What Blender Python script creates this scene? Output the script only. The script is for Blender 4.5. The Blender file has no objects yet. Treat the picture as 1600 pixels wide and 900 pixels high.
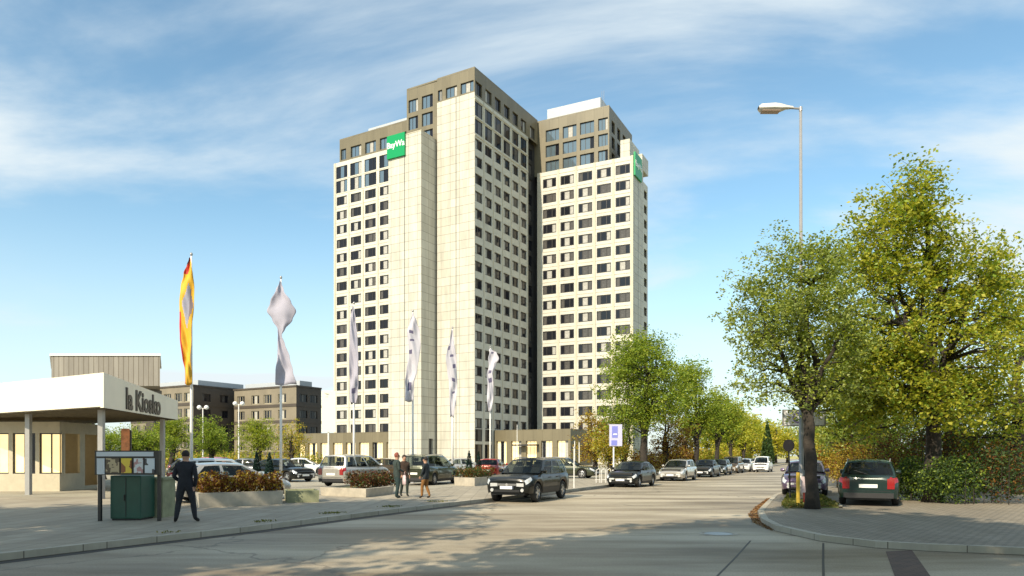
import bpy, math, random
import numpy as np
from mathutils import Vector, Matrix
R = math.radians
SC = bpy.context.scene
COL = SC.collection
F = 1130.0; EYE = 1.7; HX = 800.0; HY = 712.0

def at(px, Y):                       # world X of a picture column at distance Y
    return (px - HX) / F * Y
def gnd(px, py, z=0.0):              # ground point seen at a pixel
    Y = F * (EYE - z) / (py - HY)
    return ((px - HX) / F * Y, Y)
def hz(py, Y):                       # height of a picture row at distance Y
    return EYE + (HY - py) / F * Y

# ------------------------------------------------------------------ materials
def newmat(name):
    m = bpy.data.materials.new(name); m.use_nodes = True
    nt = m.node_tree; b = nt.nodes['Principled BSDF']
    return m, nt, b
def mat(name, col, rough=0.6, metal=0.0, var=0.0, scale=3.0, bump=0.0, bscale=40.0, coat=0.0, spec=0.5, emit=None, estr=0.0):
    m, nt, b = newmat(name)
    b.inputs['Base Color'].default_value = (*col, 1)
    b.inputs['Roughness'].default_value = rough
    b.inputs['Metallic'].default_value = metal
    b.inputs['Coat Weight'].default_value = coat
    b.inputs['Specular IOR Level'].default_value = spec
    if emit:
        b.inputs['Emission Color'].default_value = (*emit, 1); b.inputs['Emission Strength'].default_value = estr
    tc = nt.nodes.new('ShaderNodeTexCoord')
    if var > 0:
        n = nt.nodes.new('ShaderNodeTexNoise'); n.inputs['Scale'].default_value = scale; n.inputs['Detail'].default_value = 6
        n.inputs['Roughness'].default_value = 0.65
        nt.links.new(tc.outputs['Object'], n.inputs['Vector'])
        r = nt.nodes.new('ShaderNodeMapRange'); r.inputs['From Min'].default_value = 0.3; r.inputs['From Max'].default_value = 0.7
        r.inputs['To Min'].default_value = 1 - var; r.inputs['To Max'].default_value = 1 + var
        nt.links.new(n.outputs['Fac'], r.inputs['Value'])
        h = nt.nodes.new('ShaderNodeVectorMath'); h.operation = 'SCALE'; h.inputs[0].default_value = col
        nt.links.new(r.outputs['Result'], h.inputs['Scale']); nt.links.new(h.outputs['Vector'], b.inputs['Base Color'])
    if bump > 0:
        n2 = nt.nodes.new('ShaderNodeTexNoise'); n2.inputs['Scale'].default_value = bscale; n2.inputs['Detail'].default_value = 4
        nt.links.new(tc.outputs['Object'], n2.inputs['Vector'])
        bp = nt.nodes.new('ShaderNodeBump'); bp.inputs['Strength'].default_value = bump; bp.inputs['Distance'].default_value = 0.02
        nt.links.new(n2.outputs['Fac'], bp.inputs['Height']); nt.links.new(bp.outputs['Normal'], b.inputs['Normal'])
    return m
def panelmat(name, c1, c2, joint, bw, bh, mortar=0.018, rough=0.6, offset=0.0, stain=0.12, tile_bump=0.4, sheen=0.5):
    """wall panels / paving with joints, laid out in metres on the UV map"""
    m, nt, b = newmat(name); N = nt.nodes; L = nt.links
    uv = N.new('ShaderNodeUVMap'); br = N.new('ShaderNodeTexBrick')
    br.offset = offset; br.squash = 1.0
    br.inputs['Color1'].default_value = (*c1, 1); br.inputs['Color2'].default_value = (*c2, 1); br.inputs['Mortar'].default_value = (*joint, 1)
    br.inputs['Scale'].default_value = 1.0; br.inputs['Mortar Size'].default_value = mortar; br.inputs['Mortar Smooth'].default_value = 0.1
    br.inputs['Brick Width'].default_value = bw; br.inputs['Row Height'].default_value = bh
    L.new(uv.outputs['UV'], br.inputs['Vector'])
    n = N.new('ShaderNodeTexNoise'); n.inputs['Scale'].default_value = 0.35; n.inputs['Detail'].default_value = 8; n.inputs['Roughness'].default_value = 0.7
    mp = N.new('ShaderNodeMapping'); mp.inputs['Scale'].default_value = (2.5, 0.35, 1)
    L.new(uv.outputs['UV'], mp.inputs['Vector']); L.new(mp.outputs['Vector'], n.inputs['Vector'])
    r = N.new('ShaderNodeMapRange'); r.inputs['From Min'].default_value = 0.3; r.inputs['From Max'].default_value = 0.7
    r.inputs['To Min'].default_value = 1 - stain; r.inputs['To Max'].default_value = 1 + stain * 0.4
    L.new(n.outputs['Fac'], r.inputs['Value'])
    s = N.new('ShaderNodeVectorMath'); s.operation = 'SCALE'
    L.new(br.outputs['Color'], s.inputs[0]); L.new(r.outputs['Result'], s.inputs['Scale']); L.new(s.outputs['Vector'], b.inputs['Base Color'])
    b.inputs['Roughness'].default_value = rough; b.inputs['Specular IOR Level'].default_value = sheen
    bp = N.new('ShaderNodeBump'); bp.inputs['Strength'].default_value = tile_bump; bp.inputs['Distance'].default_value = 0.01; bp.invert = True
    L.new(br.outputs['Fac'], bp.inputs['Height']); L.new(bp.outputs['Normal'], b.inputs['Normal'])
    return m
def leafmat(name, c1, c2, c3, trans=0.35):
    m, nt, b = newmat(name); N = nt.nodes; L = nt.links
    g = N.new('ShaderNodeNewGeometry'); cr = N.new('ShaderNodeValToRGB')
    e = cr.color_ramp.elements; e[0].color = (*c1, 1); e[0].position = 0.0; e[1].color = (*c3, 1); e[1].position = 1.0
    k = e.new(0.5); k.color = (*c2, 1)
    L.new(g.outputs['Random Per Island'], cr.inputs['Fac'])
    L.new(cr.outputs['Color'], b.inputs['Base Color']); b.inputs['Roughness'].default_value = 0.5
    b.inputs['Specular IOR Level'].default_value = 0.25
    t = N.new('ShaderNodeBsdfTranslucent'); mx = N.new('ShaderNodeMixShader'); mx.inputs[0].default_value = trans
    bright = N.new('ShaderNodeVectorMath'); bright.operation = 'MULTIPLY'; bright.inputs[1].default_value = (1.5, 1.5, 0.6)
    L.new(cr.outputs['Color'], bright.inputs[0]); L.new(bright.outputs['Vector'], t.inputs['Color'])
    L.new(b.outputs['BSDF'], mx.inputs[1]); L.new(t.outputs['BSDF'], mx.inputs[2])
    L.new(mx.outputs['Shader'], nt.nodes['Material Output'].inputs['Surface'])
    return m

# ------------------------------------------------------------------ objects
def tag(o, label=None, cat=None, group=None, kind=None):
    if label: o['label'] = label
    if cat: o['category'] = cat
    if group: o['group'] = group
    if kind: o['kind'] = kind
    return o
def thing(name, label, cat, loc=(0, 0, 0), rz=0.0, group=None):
    o = bpy.data.objects.new(name, None); COL.objects.link(o)
    o.location = loc; o.rotation_euler = (0, 0, rz); o.empty_display_size = 0.3
    return tag(o, label, cat, group)

class MB:
    def __init__(s): s.v = []; s.f = []; s.m = []
    def add(s, vs, fs, m=0):
        o = len(s.v); s.v += [tuple(p) for p in vs]
        for f in fs: s.f.append(tuple(i + o for i in f)); s.m.append(m)
    def quad(s, a, b, c, d, m=0): s.add([a, b, c, d], [(0, 1, 2, 3)], m)
    def poly(s, pts, m=0): s.add(pts, [tuple(range(len(pts)))], m)
    def box(s, x0, x1, y0, y1, z0, z1, m=0):
        s.add([(x0,y0,z0),(x1,y0,z0),(x1,y1,z0),(x0,y1,z0),(x0,y0,z1),(x1,y0,z1),(x1,y1,z1),(x0,y1,z1)],
              [(0,3,2,1),(4,5,6,7),(0,1,5,4),(1,2,6,5),(2,3,7,6),(3,0,4,7)], m)
    def obox(s, o, u, w, lu, lw, z0, z1, m=0):
        """box from corner o along horizontal unit vectors u, w"""
        o = Vector((o[0], o[1])); u = Vector(u) * lu; w = Vector(w) * lw
        c = [o, o + u, o + u + w, o + w]
        if u.x * w.y - u.y * w.x < 0: c = [c[0], c[3], c[2], c[1]]
        s.prism([(p.x, p.y) for p in c], z0, z1, m)
    def prism(s, pts, z0, z1, m=0, mtop=None):
        n = len(pts)
        vs = [(p[0], p[1], z0) for p in pts] + [(p[0], p[1], z1) for p in pts]
        s.add(vs, [(i, (i + 1) % n, n + (i + 1) % n, n + i) for i in range(n)], m)
        s.add(vs, [tuple(range(n - 1, -1, -1))], m); s.add(vs, [tuple(range(n, 2 * n))], m if mtop is None else mtop)
    def tube(s, p0, p1, r0, r1=None, n=8, m=0, caps=True):
        r1 = r0 if r1 is None else r1
        p0 = Vector(p0); p1 = Vector(p1); d = (p1 - p0)
        if d.length < 1e-6: return
        d.normalize(); a = d.orthogonal().normalized(); b = d.cross(a)
        vs = []
        for p, r in ((p0, r0), (p1, r1)):
            for k in range(n):
                t = 2 * math.pi * k / n; vs.append(p + (a * math.cos(t) + b * math.sin(t)) * r)
        fs = [(k, (k + 1) % n, n + (k + 1) % n, n + k) for k in range(n)]
        if caps: fs += [tuple(range(n - 1, -1, -1)), tuple(range(n, 2 * n))]
        s.add(vs, fs, m)
    def path(s, pts, rs, n=6, m=0):
        """continuous tapering tube"""
        rings = []; o = len(s.v); prev = None
        P = [Vector(p) for p in pts]
        for i, p in enumerate(P):
            d = (P[min(i + 1, len(P) - 1)] - P[max(i - 1, 0)])
            if d.length < 1e-7: d = Vector((0, 0, 1))
            d.normalize()
            a = d.orthogonal().normalized() if prev is None else (prev - d * prev.dot(d))
            if a.length < 1e-5: a = d.orthogonal()
            a.normalize(); prev = a; b = d.cross(a)
            for k in range(n):
                t = 2 * math.pi * k / n; s.v.append(tuple(p + (a * math.cos(t) + b * math.sin(t)) * rs[i]))
        for i in range(len(P) - 1):
            for k in range(n):
                s.f.append((o + i*n + k, o + i*n + (k+1) % n, o + (i+1)*n + (k+1) % n, o + (i+1)*n + k)); s.m.append(m)
        s.f.append(tuple(o + k for k in range(n - 1, -1, -1))); s.m.append(m)
        e = o + (len(P) - 1) * n; s.f.append(tuple(e + k for k in range(n))); s.m.append(m)
    def lathe(s, prof, axis='z', n=20, m=0, c=(0, 0, 0)):
        o = len(s.v)
        for r, h in prof:
            for k in range(n):
                t = 2 * math.pi * k / n; a, b = r * math.cos(t), r * math.sin(t)
                p = (a, b, h) if axis == 'z' else (b, h, a) if axis == 'y' else (h, a, b)
                s.v.append((p[0] + c[0], p[1] + c[1], p[2] + c[2]))
        for i in range(len(prof) - 1):
            for k in range(n):
                s.f.append((o+i*n+k, o+i*n+(k+1) % n, o+(i+1)*n+(k+1) % n, o+(i+1)*n+k)); s.m.append(m)
    def grid(s, pts, m=0):
        """pts[i][j] grid"""
        o = len(s.v); nj = len(pts[0])
        for row in pts: s.v += [tuple(p) for p in row]
        for i in range(len(pts) - 1):
            for j in range(nj - 1):
                s.f.append((o+i*nj+j, o+i*nj+j+1, o+(i+1)*nj+j+1, o+(i+1)*nj+j)); s.m.append(m)
    def merge(s, other, mw, moff=0):
        o = len(s.v); s.v += [tuple(mw @ Vector(p)) for p in other.v]
        s.f += [tuple(i + o for i in f) for f in other.f]; s.m += [k + moff for k in other.m]
    def mesh(s, name, mats, smooth=False, off=(0, 0, 0)):
        me = bpy.data.meshes.new(name)
        ox, oy, oz = off
        me.from_pydata([(x - ox, y - oy, z - oz) for x, y, z in s.v], [], s.f)
        for mm in (mats if isinstance(mats, (list, tuple)) else [mats]): me.materials.append(mm)
        me.polygons.foreach_set('material_index', s.m)
        uvl = me.uv_layers.new(name='UVMap')
        co = np.array(s.v, dtype=np.float64) if s.v else np.zeros((0, 3))
        nl = len(me.loops); li = np.zeros(nl, dtype=np.int32); me.loops.foreach_get('vertex_index', li)
        npoly = len(me.polygons); nn = np.zeros(npoly * 3); me.polygons.foreach_get('normal', nn); nn = nn.reshape(-1, 3)
        tot = np.zeros(npoly, dtype=np.int32); me.polygons.foreach_get('loop_total', tot)
        pn = np.repeat(nn, tot, axis=0); P = co[li]
        hor = np.abs(pn[:, 2]) > 0.7
        t = np.stack([-pn[:, 1], pn[:, 0]], 1); ln = np.linalg.norm(t, axis=1); ln[ln < 1e-6] = 1; t /= ln[:, None]
        u = np.where(hor, P[:, 0], P[:, 0] * t[:, 0] + P[:, 1] * t[:, 1]); v = np.where(hor, P[:, 1], P[:, 2])
        uvl.data.foreach_set('uv', np.stack([u, v], 1).astype(np.float32).ravel())
        if smooth: me.polygons.foreach_set('use_smooth', [True] * npoly)
        me.update(); return me
    def build(s, name, mats, parent=None, smooth=False, world=False, angle=None):
        """world=True: coordinates are world ones, made local to the (unrotated) parent"""
        off = tuple(parent.location) if (world and parent) else (0, 0, 0)
        me = s.mesh(name, mats, smooth or angle is not None, off)
        if angle is not None: me.set_sharp_from_angle(angle=R(angle))
        o = bpy.data.objects.new(name, me); COL.objects.link(o)
        if parent: o.parent = parent
        return o

def text_obj(name, body, size, m, parent, loc, rot, extrude=0.02, align='CENTER', shear=0.0, sx=1.0, bold=0.0):
    c = bpy.data.curves.new(name, 'FONT'); c.body = body; c.size = size; c.extrude = extrude; c.align_x = align; c.align_y = 'CENTER'; c.shear = shear
    c.resolution_u = 3; c.offset = bold
    t = bpy.data.objects.new(name, c); COL.objects.link(t)
    bpy.context.view_layer.update()
    me = bpy.data.meshes.new_from_object(t.evaluated_get(bpy.context.evaluated_depsgraph_get()))
    bpy.data.objects.remove(t); me.materials.clear(); me.materials.append(m)
    o = bpy.data.objects.new(name, me); COL.objects.link(o); o.parent = parent; o.location = loc; o.rotation_euler = rot; o.scale = (sx, 1, 1)
    return o
def copy_tree(o, parent=None):
    c = o.copy(); COL.objects.link(c)
    if parent: c.parent = parent
    for ch in list(o.children): copy_tree(ch, c)
    return c

# ------------------------------------------------------------------ shared materials
M = {}
M['cream'] = panelmat('cream_panels', (.545,.53,.46), (.48,.46,.39), (.22,.20,.16), 1.9, 1.455, 0.034, 0.55, stain=.24)
M['wallcream'] = mat('cream_concrete', (.53,.515,.45), .6, var=.13, scale=.45)
M['pier'] = mat('pier_concrete', (.50,.46,.36), .65, var=.08, scale=.5)
M['brown'] = panelmat('olive_cladding', (.180,.155,.098), (.150,.128,.078), (.08,.06,.03), 1.8, 3.0, .015, .45, stain=.18)
M['darkwall'] = mat('dark_cladding', (.035,.033,.032), .4, var=.2, scale=.5)
M['frame'] = mat('dark_frame', (.02,.018,.018), .4)
M['frame_light'] = mat('light_frame', (.45,.45,.42), .4)
M['glass'] = mat('window_glass', (.012,.013,.018), .06, spec=.35)
M['glass_blue'] = mat('coated_glass', (.16,.22,.26), .05, metal=.5, spec=.9)
M['curtain'] = mat('drawn_curtain', (.38,.37,.34), .35, spec=.3, var=.25, scale=5)
M['shade_c'] = mat('half_curtain', (.085,.08,.075), .2, spec=.35, var=.3, scale=4)
M['roof'] = mat('roof_felt', (.2,.2,.19), .9, var=.15)
M['white'] = mat('white_paint', (.78,.78,.76), .45, var=.03)
M['plant'] = mat('plant_screen', (.40,.43,.46), .5, var=.05)
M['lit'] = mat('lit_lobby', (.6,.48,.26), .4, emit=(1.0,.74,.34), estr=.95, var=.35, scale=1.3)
M['dark'] = mat('near_black', (.012,.012,.013), .5)
M['rubber'] = mat('tyre_rubber', (.02,.02,.02), .85)
M['rim'] = mat('alloy_rim', (.55,.55,.56), .3, metal=.8)
M['steel'] = mat('galvanised_steel', (.36,.35,.34), .4, metal=.35, var=.06, scale=6)
M['concrete'] = mat('planter_concrete', (.42,.38,.31), .85, var=.2, scale=2.5, bump=.3)
M['mossy'] = mat('mossy_concrete', (.27,.28,.17), .85, var=.25, scale=3, bump=.3)
M['bark'] = mat('bark', (.034,.027,.021), .95, var=.35, scale=6, bump=.9, bscale=14)  # brown darkened to include the crown's shade on the trunks
M['bark2'] = mat('bark_light', (.10,.075,.05), .95, var=.35, scale=6, bump=.8, bscale=10)
# ------------------------------------------------------------------ facade tools
def facade(mb, O, u, inward, W, z0, z1, openings, m=0, reveal=0.18):
    """wall plane starting at O running W along u, with real openings (u0,u1,z0,z1) and their reveals"""
    us = sorted({0.0, W} | {o[0] for o in openings} | {o[1] for o in openings})
    zs = sorted({z0, z1} | {o[2] for o in openings} | {o[3] for o in openings})
    us = [x for x in us if -1e-6 <= x <= W + 1e-6]; zs = [x for x in zs if z0 - 1e-6 <= x <= z1 + 1e-6]
    O = Vector((O[0], O[1])); u = Vector(u); w = Vector(inward)
    def P(a, z, d=0.0):
        q = O + u * a + w * d; return (q.x, q.y, z)
    for i in range(len(us) - 1):
        uc = (us[i] + us[i+1]) / 2
        for j in range(len(zs) - 1):
            zc = (zs[j] + zs[j+1]) / 2
            if any(o[0] < uc < o[1] and o[2] < zc < o[3] for o in openings): continue
            mb.quad(P(us[i], zs[j]), P(us[i+1], zs[j]), P(us[i+1], zs[j+1]), P(us[i], zs[j+1]), m)
    for a0, a1, b0, b1 in openings:
        d = reveal
        mb.quad(P(a0,b0), P(a0,b0,d), P(a0,b1,d), P(a0,b1), m); mb.quad(P(a1,b0,d), P(a1,b0), P(a1,b1), P(a1,b1,d), m)
        mb.quad(P(a0,b0), P(a1,b0), P(a1,b0,d), P(a0,b0,d), m); mb.quad(P(a0,b1,d), P(a1,b1,d), P(a1,b1), P(a0,b1), m)
WMATS = None
def window_mb(w, h, split, panes, fr=0.07, fm=0):
    """one window unit: frame bars (0) and panes (material 1 glass, 2 curtain, 3 half curtain, 4 coated glass, 5 lit) set back behind them.
    local x along the wall, y into the building, z up; origin in the middle of the opening"""
    mb = MB(); x0, x1, z0, z1 = -w/2, w/2, -h/2, h/2
    mb.box(x0, x0+fr, 0, .07, z0, z1, fm); mb.box(x1-fr, x1, 0, .07, z0, z1, fm)
    mb.box(x0+fr, x1-fr, 0, .07, z0, z0+fr, fm); mb.box(x0+fr, x1-fr, 0, .07, z1-fr, z1, fm)
    cuts = [x0] + [x0 + w * s for s in split] + [x1]
    for c in cuts[1:-1]: mb.box(c-fr*.45, c+fr*.45, .004, .066, z0+fr, z1-fr, fm)
    for i in range(len(cuts) - 1):
        a, b = cuts[i], cuts[i+1]
        mb.quad((a,.05,z0), (b,.05,z0), (b,.05,z1), (a,.05,z1), panes[i])
    return mb
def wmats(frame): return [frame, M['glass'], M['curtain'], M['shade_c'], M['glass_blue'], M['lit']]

class WindowSet:
    """collects every window of a building; the largest in the picture become parts, the rest one part"""
    def __init__(s): s.rec = []; s.protos = {}
    def add(s, key, mb, pos, u, w, h, fmat):
        s.protos.setdefault(key, (mb, fmat))
        p = Vector(pos); px = F * p.x / p.y; a = Vector((p.x + u[0]*w, p.y + u[1]*w))
        wpx = abs(F * a.x / a.y - px); hpx = F * h / p.y
        s.rec.append((wpx * hpx, key, pos, math.atan2(u[1], u[0])))
    def finish(s, root, limit=100):
        s.rec.sort(key=lambda r: -r[0]); meshes = {}
        for area, key, pos, ang in s.rec[:limit]:
            if key not in meshes: meshes[key] = s.protos[key][0].mesh('window', wmats(s.protos[key][1]))
            o = bpy.data.objects.new('window', meshes[key]); COL.objects.link(o); o.parent = root
            o.location = Vector(pos) - root.location; o.rotation_euler = (0, 0, ang)
        rest = s.rec[limit:]
        if rest:
            big = MB(); 
            for area, key, pos, ang in rest:
                mb, fm = s.protos[key]
                big.merge(mb, Matrix.Translation(Vector(pos)) @ Matrix.Rotation(ang, 4, 'Z'))
            o = big.build('window', wmats(M['frame']), root, world=True); o['kind'] = 'stuff'

A = Vector((-math.cos(R(30)), math.sin(R(30)))); B = Vector((math.sin(R(30)), math.cos(R(30))))
C0 = Vector((-6.2, 120.0))
def T(a, b): return C0 + A * a + B * b
zk = lambda k: 7.13 + 2.91 * k
rng = random.Random(5)

tower = thing('tower_block', 'cream high-rise of stepped slabs with an olive brown crown and green signs', 'high-rise building', (C0.x, C0.y, 0))
ws = WindowSet()
wall = MB(); crown = MB(); roof = MB(); dark = MB(); piers = MB(); shaft = MB()
ZC = 61.6; ZT = 66.3

def put_windows(ops, O, u, inward, kind, reveal=.14):
    for (a0, a1, b0, b1) in ops:
        w, h = a1 - a0, b1 - b0
        p = Vector((O[0], O[1])) + Vector(u) * ((a0 + a1) / 2) + Vector(inward) * (reveal - .05)
        if kind == 'side':      # dark narrow side: one bright curtain strip beside glass
            v = rng.choice([0,1,1,1,2,3]); pn = {0:(1,1), 1:(2,1), 2:(3,1), 3:(2,3)}[v]; sp = (.42,)
        elif kind == 'front':
            v = rng.choice([0,1,2,3,4,5]); pn = {0:(1,2,1), 1:(3,1,1), 2:(1,2,3), 3:(1,1,2), 4:(1,3,3), 5:(1,3,1)}[v]; sp = (.28,.68)
        elif kind == 'tall':
            v = rng.choice([0,1,2,3]); pn = {0:(1,4,1), 1:(1,2,4), 2:(4,1,1), 3:(1,4,2)}[v]; sp = (.36,.70)
        elif kind == 'crown':
            v = rng.choice([0,1,2,3]); pn = {0:(4,4,2), 1:(4,2,4), 2:(4,4,1), 3:(4,4,4)}[v]; sp = (.36,.70)
        elif kind == 'tallside':
            v = rng.choice([0,1,2]); pn = {0:(1,1), 1:(3,1), 2:(1,3)}[v]; sp = (.4,)
        elif kind == 'crownside':
            v = rng.choice([0,1,2]); pn = {0:(2,3), 1:(1,2), 2:(3,1)}[v]; sp = (.55,)
        fr = .17 if kind == 'side' else .15 if kind == 'front' else .09
        ws.add((kind, v, round(w,2), round(h,2)), window_mb(w, h, sp, pn, fr), (p.x, p.y, (b0 + b1) / 2), u, w, h, M['frame'])

mA = -A
# left wing front (b=9.5)
O = T(40.5, 9.5); cols = [40.5 - a for a in (38.4, 34.6, 30.8, 27.0, 23.2, 19.4)]
ops = [(c-1.38, c+1.38, zk(k)-.88, zk(k)+.88) for c in cols for k in range(0, 17)]
ops2 = [(c-1.52, c+1.52, zk(k)-1.24, zk(k)+1.24) for c in cols for k in (17, 18)]
facade(wall, O, mA, B, 26.1, 0, ZC, ops + ops2)
put_windows(ops, O, mA, B, 'front'); put_windows(ops2, O, mA, B, 'tall')
for c in cols[:-1]:
    q = O + mA * (c + 1.9 - .16) - B * .10; piers.obox(q, mA, B, .32, .10 - .003, 6, zk(16)+1.2, 0)
q = O - B * .10; piers.obox(q, mA, B, .5, .097, 6, ZC - .01)
# floor joint lines: thin shadow-gap ledges
for k in range(0, 18):
    q = O - B * .05 + mA * .5; piers.obox(q, mA, B, 25.4, .047, zk(k) + 1.43, zk(k) + 1.50, 1)
# closing sides of left wing
p0, p1, p2, p3 = T(40.5, 9.5), T(40.5, 23), T(14, 23), T(14, 9.5)
facade(wall, p1, -B, mA, 13.5, 0, ZC, [(4.5+2.2*i*2, 6.3+2.2*i*2, zk(k)-.8, zk(k)+.8) for i in range(2) for k in range(17)])
wall.quad((p2.x,p2.y,0),(p1.x,p1.y,0),(p1.x,p1.y,ZC),(p2.x,p2.y,ZC))
roof.poly([(p.x,p.y,ZC-.02) for p in (p0,p3,p2,p1)])
# crown on the left wing: a 14.4..39, set flush in front
O = T(39.0, 9.5) - B * 0.0
cc = [(.35, 1.75)] + [(39 - a - 1.4, 39 - a + 1.4) for a in (34.6, 30.8, 27.0, 23.2, 19.4)]
ops = [(a, b, 61.95, 64.15) for a, b in cc]
Oc = O + B * .02
facade(crown, Oc, mA, B, 24.6, ZC, ZT, ops, reveal=.3); put_windows(ops, Oc, mA, B, 'crown', .3)
pc = [T(39.0, 9.52), T(14.4, 9.52), T(14.4, 21.5), T(39.0, 21.5)]
for i, j in ((1,2),(2,3),(3,0)): crown.quad((pc[i].x,pc[i].y,ZC),(pc[j].x,pc[j].y,ZC),(pc[j].x,pc[j].y,ZT),(pc[i].x,pc[i].y,ZT))
roof.poly([(p.x,p.y,ZT-.3) for p in pc])
# central block, sunlit front a 0..7.64 blank panels
O = T(7.64, 0)
facade(shaft, O, mA, B, 7.64, 0, ZC+.5, [])
g = T(3.78, 0) - B*.012; dark.obox(g, mA, B, .10, .01, 0, ZC+.5)          # main panel joint
g = T(7.64, 0); shaft.quad((g.x,g.y,0),(g.x,g.y,ZC+.5),tuple(g+B*1)+(ZC+.5,),tuple(g+B*1)+(0,))
# recess wall between shaft and central slab + crown left part
O = T(14.4, .25); W = 14.4 - 7.64
opsL = [(14.4-14.0, 14.4-11.93, z-1.12, z+1.12) for z in (57.0, 60.0, 63.02)] + [(14.4-11.1, 14.4-8.74, z-1.12, z+1.12) for z in (57.0, 60.0, 63.02)]
facade(crown, O, mA, B, W, 0, ZT-.002, opsL, reveal=.25); put_windows(opsL, O, mA, B, 'crown', .25)
g0, g1 = T(14.4, .25), T(14.4, 9.5); crown.quad((g1.x,g1.y,0),(g0.x,g0.y,0),(g0.x,g0.y,ZT),(g1.x,g1.y,ZT))
# crown above the blank front
O = T(7.64, .02)
opsC = [(7.64-7.5, 7.64-6.6, 62.35, 64.15), (7.64-5.84, 7.64-3.55, 62.35, 64.15), (7.64-2.82, 7.64-.22, 62.35, 64.15)]
facade(crown, O, mA, B, 7.64, ZC+.5, ZT, opsC, reveal=.25); put_windows(opsC, O, mA, B, 'crown', .25)
# shaded side a=0
O = T(0, 0); bc = [1.3, 4.39, 7.48, 10.57, 13.66, 16.75]
ops = [(c-1.12, c+1.12, zk(k)-.86, zk(k)+.86) for c in bc for k in range(0, 17)]
ops2 = [(c-1.15, c+1.15, zk(k)-1.2, zk(k)+1.2) for c in bc for k in (17, 18)]
opsb = [(c-1.1, c+1.1, 4.1, 6.15) for c in bc] + [(c-1.2, c+1.2, .15, 3.6) for c in bc]
facade(wall, O, B, A, 18.4, 0, ZC, ops + ops2 + opsb)
put_windows(ops, O, B, A, 'side', .22); put_windows(ops2, O, B, A, 'tallside'); put_windows(opsb, O, B, A, 'tallside')
for i, c in enumerate(bc[1:] + [18.25]):
    q = T(0, c - 1.545 - .1 if i < 5 else 18.15) - A * .08; piers.obox(q, B, A, .2, .077, 6.4, ZC-.01)
for z in (zk(16)+1.2, zk(17)+1.33, zk(18)+1.33):
    q = T(0, 0) - A * .10; piers.obox(q, B, A, 18.4, .098, z, z + .2)
O = T(0, 0) + A * .02
ops = [(c-1.0, c+1.0, 61.95, 64.15) for c in bc]
facade(crown, O, B, A, 22.3, ZC, ZT, ops + [(19.2,21.2,61.95,64.15)], reveal=.3); put_windows(ops + [(19.2,21.2,61.95,64.15)], O, B, A, 'crownside', .3)
pc = [T(.02,.02), T(.02,22.3), T(14.4,22.3), T(14.4,.25)]
roof.poly([(p.x,p.y,ZT-.3) for p in (pc[0], pc[3], pc[2], pc[1])])
for i, j in ((1,2),(2,3)): crown.quad((pc[i].x,pc[i].y,ZC),(pc[j].x,pc[j].y,ZC),(pc[j].x,pc[j].y,ZT),(pc[i].x,pc[i].y,ZT))
# dark recessed glazed link
O = T(.9, 18.4); ops = [(.4, 3.3, zk(k)-1.1, zk(k)+.9) for k in range(0, 19)]
facade(dark, O, B, A, 8.0, 0, ZC, ops); put_windows(ops, O, B, A, 'tallside')
q0, q1 = T(0, 18.4), T(.9, 18.4); dark.quad((q0.x,q0.y,0),(q1.x,q1.y,0),(q1.x,q1.y,ZC),(q0.x,q0.y,ZC))
# stair shaft with the sign: a 8..15, b -4..9.5
ZS = 55.9
for (a, b_, z) in ((15.0, -4.0, ZS),):
    facade(shaft, T(15,-4), mA, B, 7.0, 0, ZS, [])
    facade(shaft, T(8,-4), B, A, 13.4, 0, ZS, [(2.1, 3.3, .1, 4.6)], reveal=.4)
    q = [T(15,-4), T(8,-4), T(8,9.4), T(15,9.4)]
    shaft.quad((q[3].x,q[3].y,0),(q[0].x,q[0].y,0),(q[0].x,q[0].y,ZS),(q[3].x,q[3].y,ZS))
    roof.poly([(p.x,p.y,ZS-.02) for p in q])
g = T(11.55, -4) - B*.012; dark.obox(g, mA, B, .10, .01, 0, ZS)
piers.obox(T(15.05,-4.05), mA, B, 7.1, .25, ZS-.01, ZS+.12, 0)
piers.obox(T(8.05,-3.8)-A*.1, B, A, 13.2, .2, ZS-.01, ZS+.12, 0)
put_windows([(2.1,3.3,.1,4.6)], T(8,-4), B, A, 'crownside', .4)
# right wing, turned by a few degrees
A2 = Vector((-math.cos(R(26.7)), math.sin(R(26.7)))); B2 = Vector((math.sin(R(26.7)), math.cos(R(26.7)))); mA2 = -A2
R0 = Vector((4.9, 139.0))
def T2(t, b): return R0 + mA2 * t + B2 * b
cols = [2.52 + 3.63*i for i in range(5)]
ops = [(c-1.38, c+1.38, zk(k)-.86, zk(k)+.86) for c in cols for k in range(0, 17)]
facade(wall, T2(0,0), mA2, B2, 19, 0, ZS, ops); put_windows(ops, T2(0,0), mA2, B2, 'front')
for c in cols[:-1]:
    piers.obox(T2(c+1.815-.2, 0) - B2*.12, mA2, B2, .4, .117, 6, ZS-.01)
piers.obox(T2(0,0)-B2*.12, mA2, B2, .75, .117, 6, ZS-.01); piers.obox(T2(18.55,0)-B2*.12, mA2, B2, .45, .117, 0, ZS-.01)
for k in range(0, 17):
    piers.obox(T2(.75,0)-B2*.05, mA2, B2, 17.8, .047, zk(k)+1.43, zk(k)+1.50, 1)
facade(shaft, T2(19,0), B2, A2, 6.2, 0, ZS+.3, [])
shaft.quad(tuple(T2(19,6.2))+(0,), tuple(T2(17,6.2))+(0,), tuple(T2(17,6.2))+(ZS+.3,), tuple(T2(19,6.2))+(ZS+.3,))
facade(wall, T2(17,6.2), B2, A2, 10, 0, ZS, [(c-1, c+1, zk(k)-.83, zk(k)+.83) for c in (2, 5.3, 8.4) for k in range(17)])
wall.quad(tuple(T2(17,16.2))+(0,), tuple(T2(0,16.2))+(0,), tuple(T2(0,16.2))+(ZS,), tuple(T2(17,16.2))+(ZS,))
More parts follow.
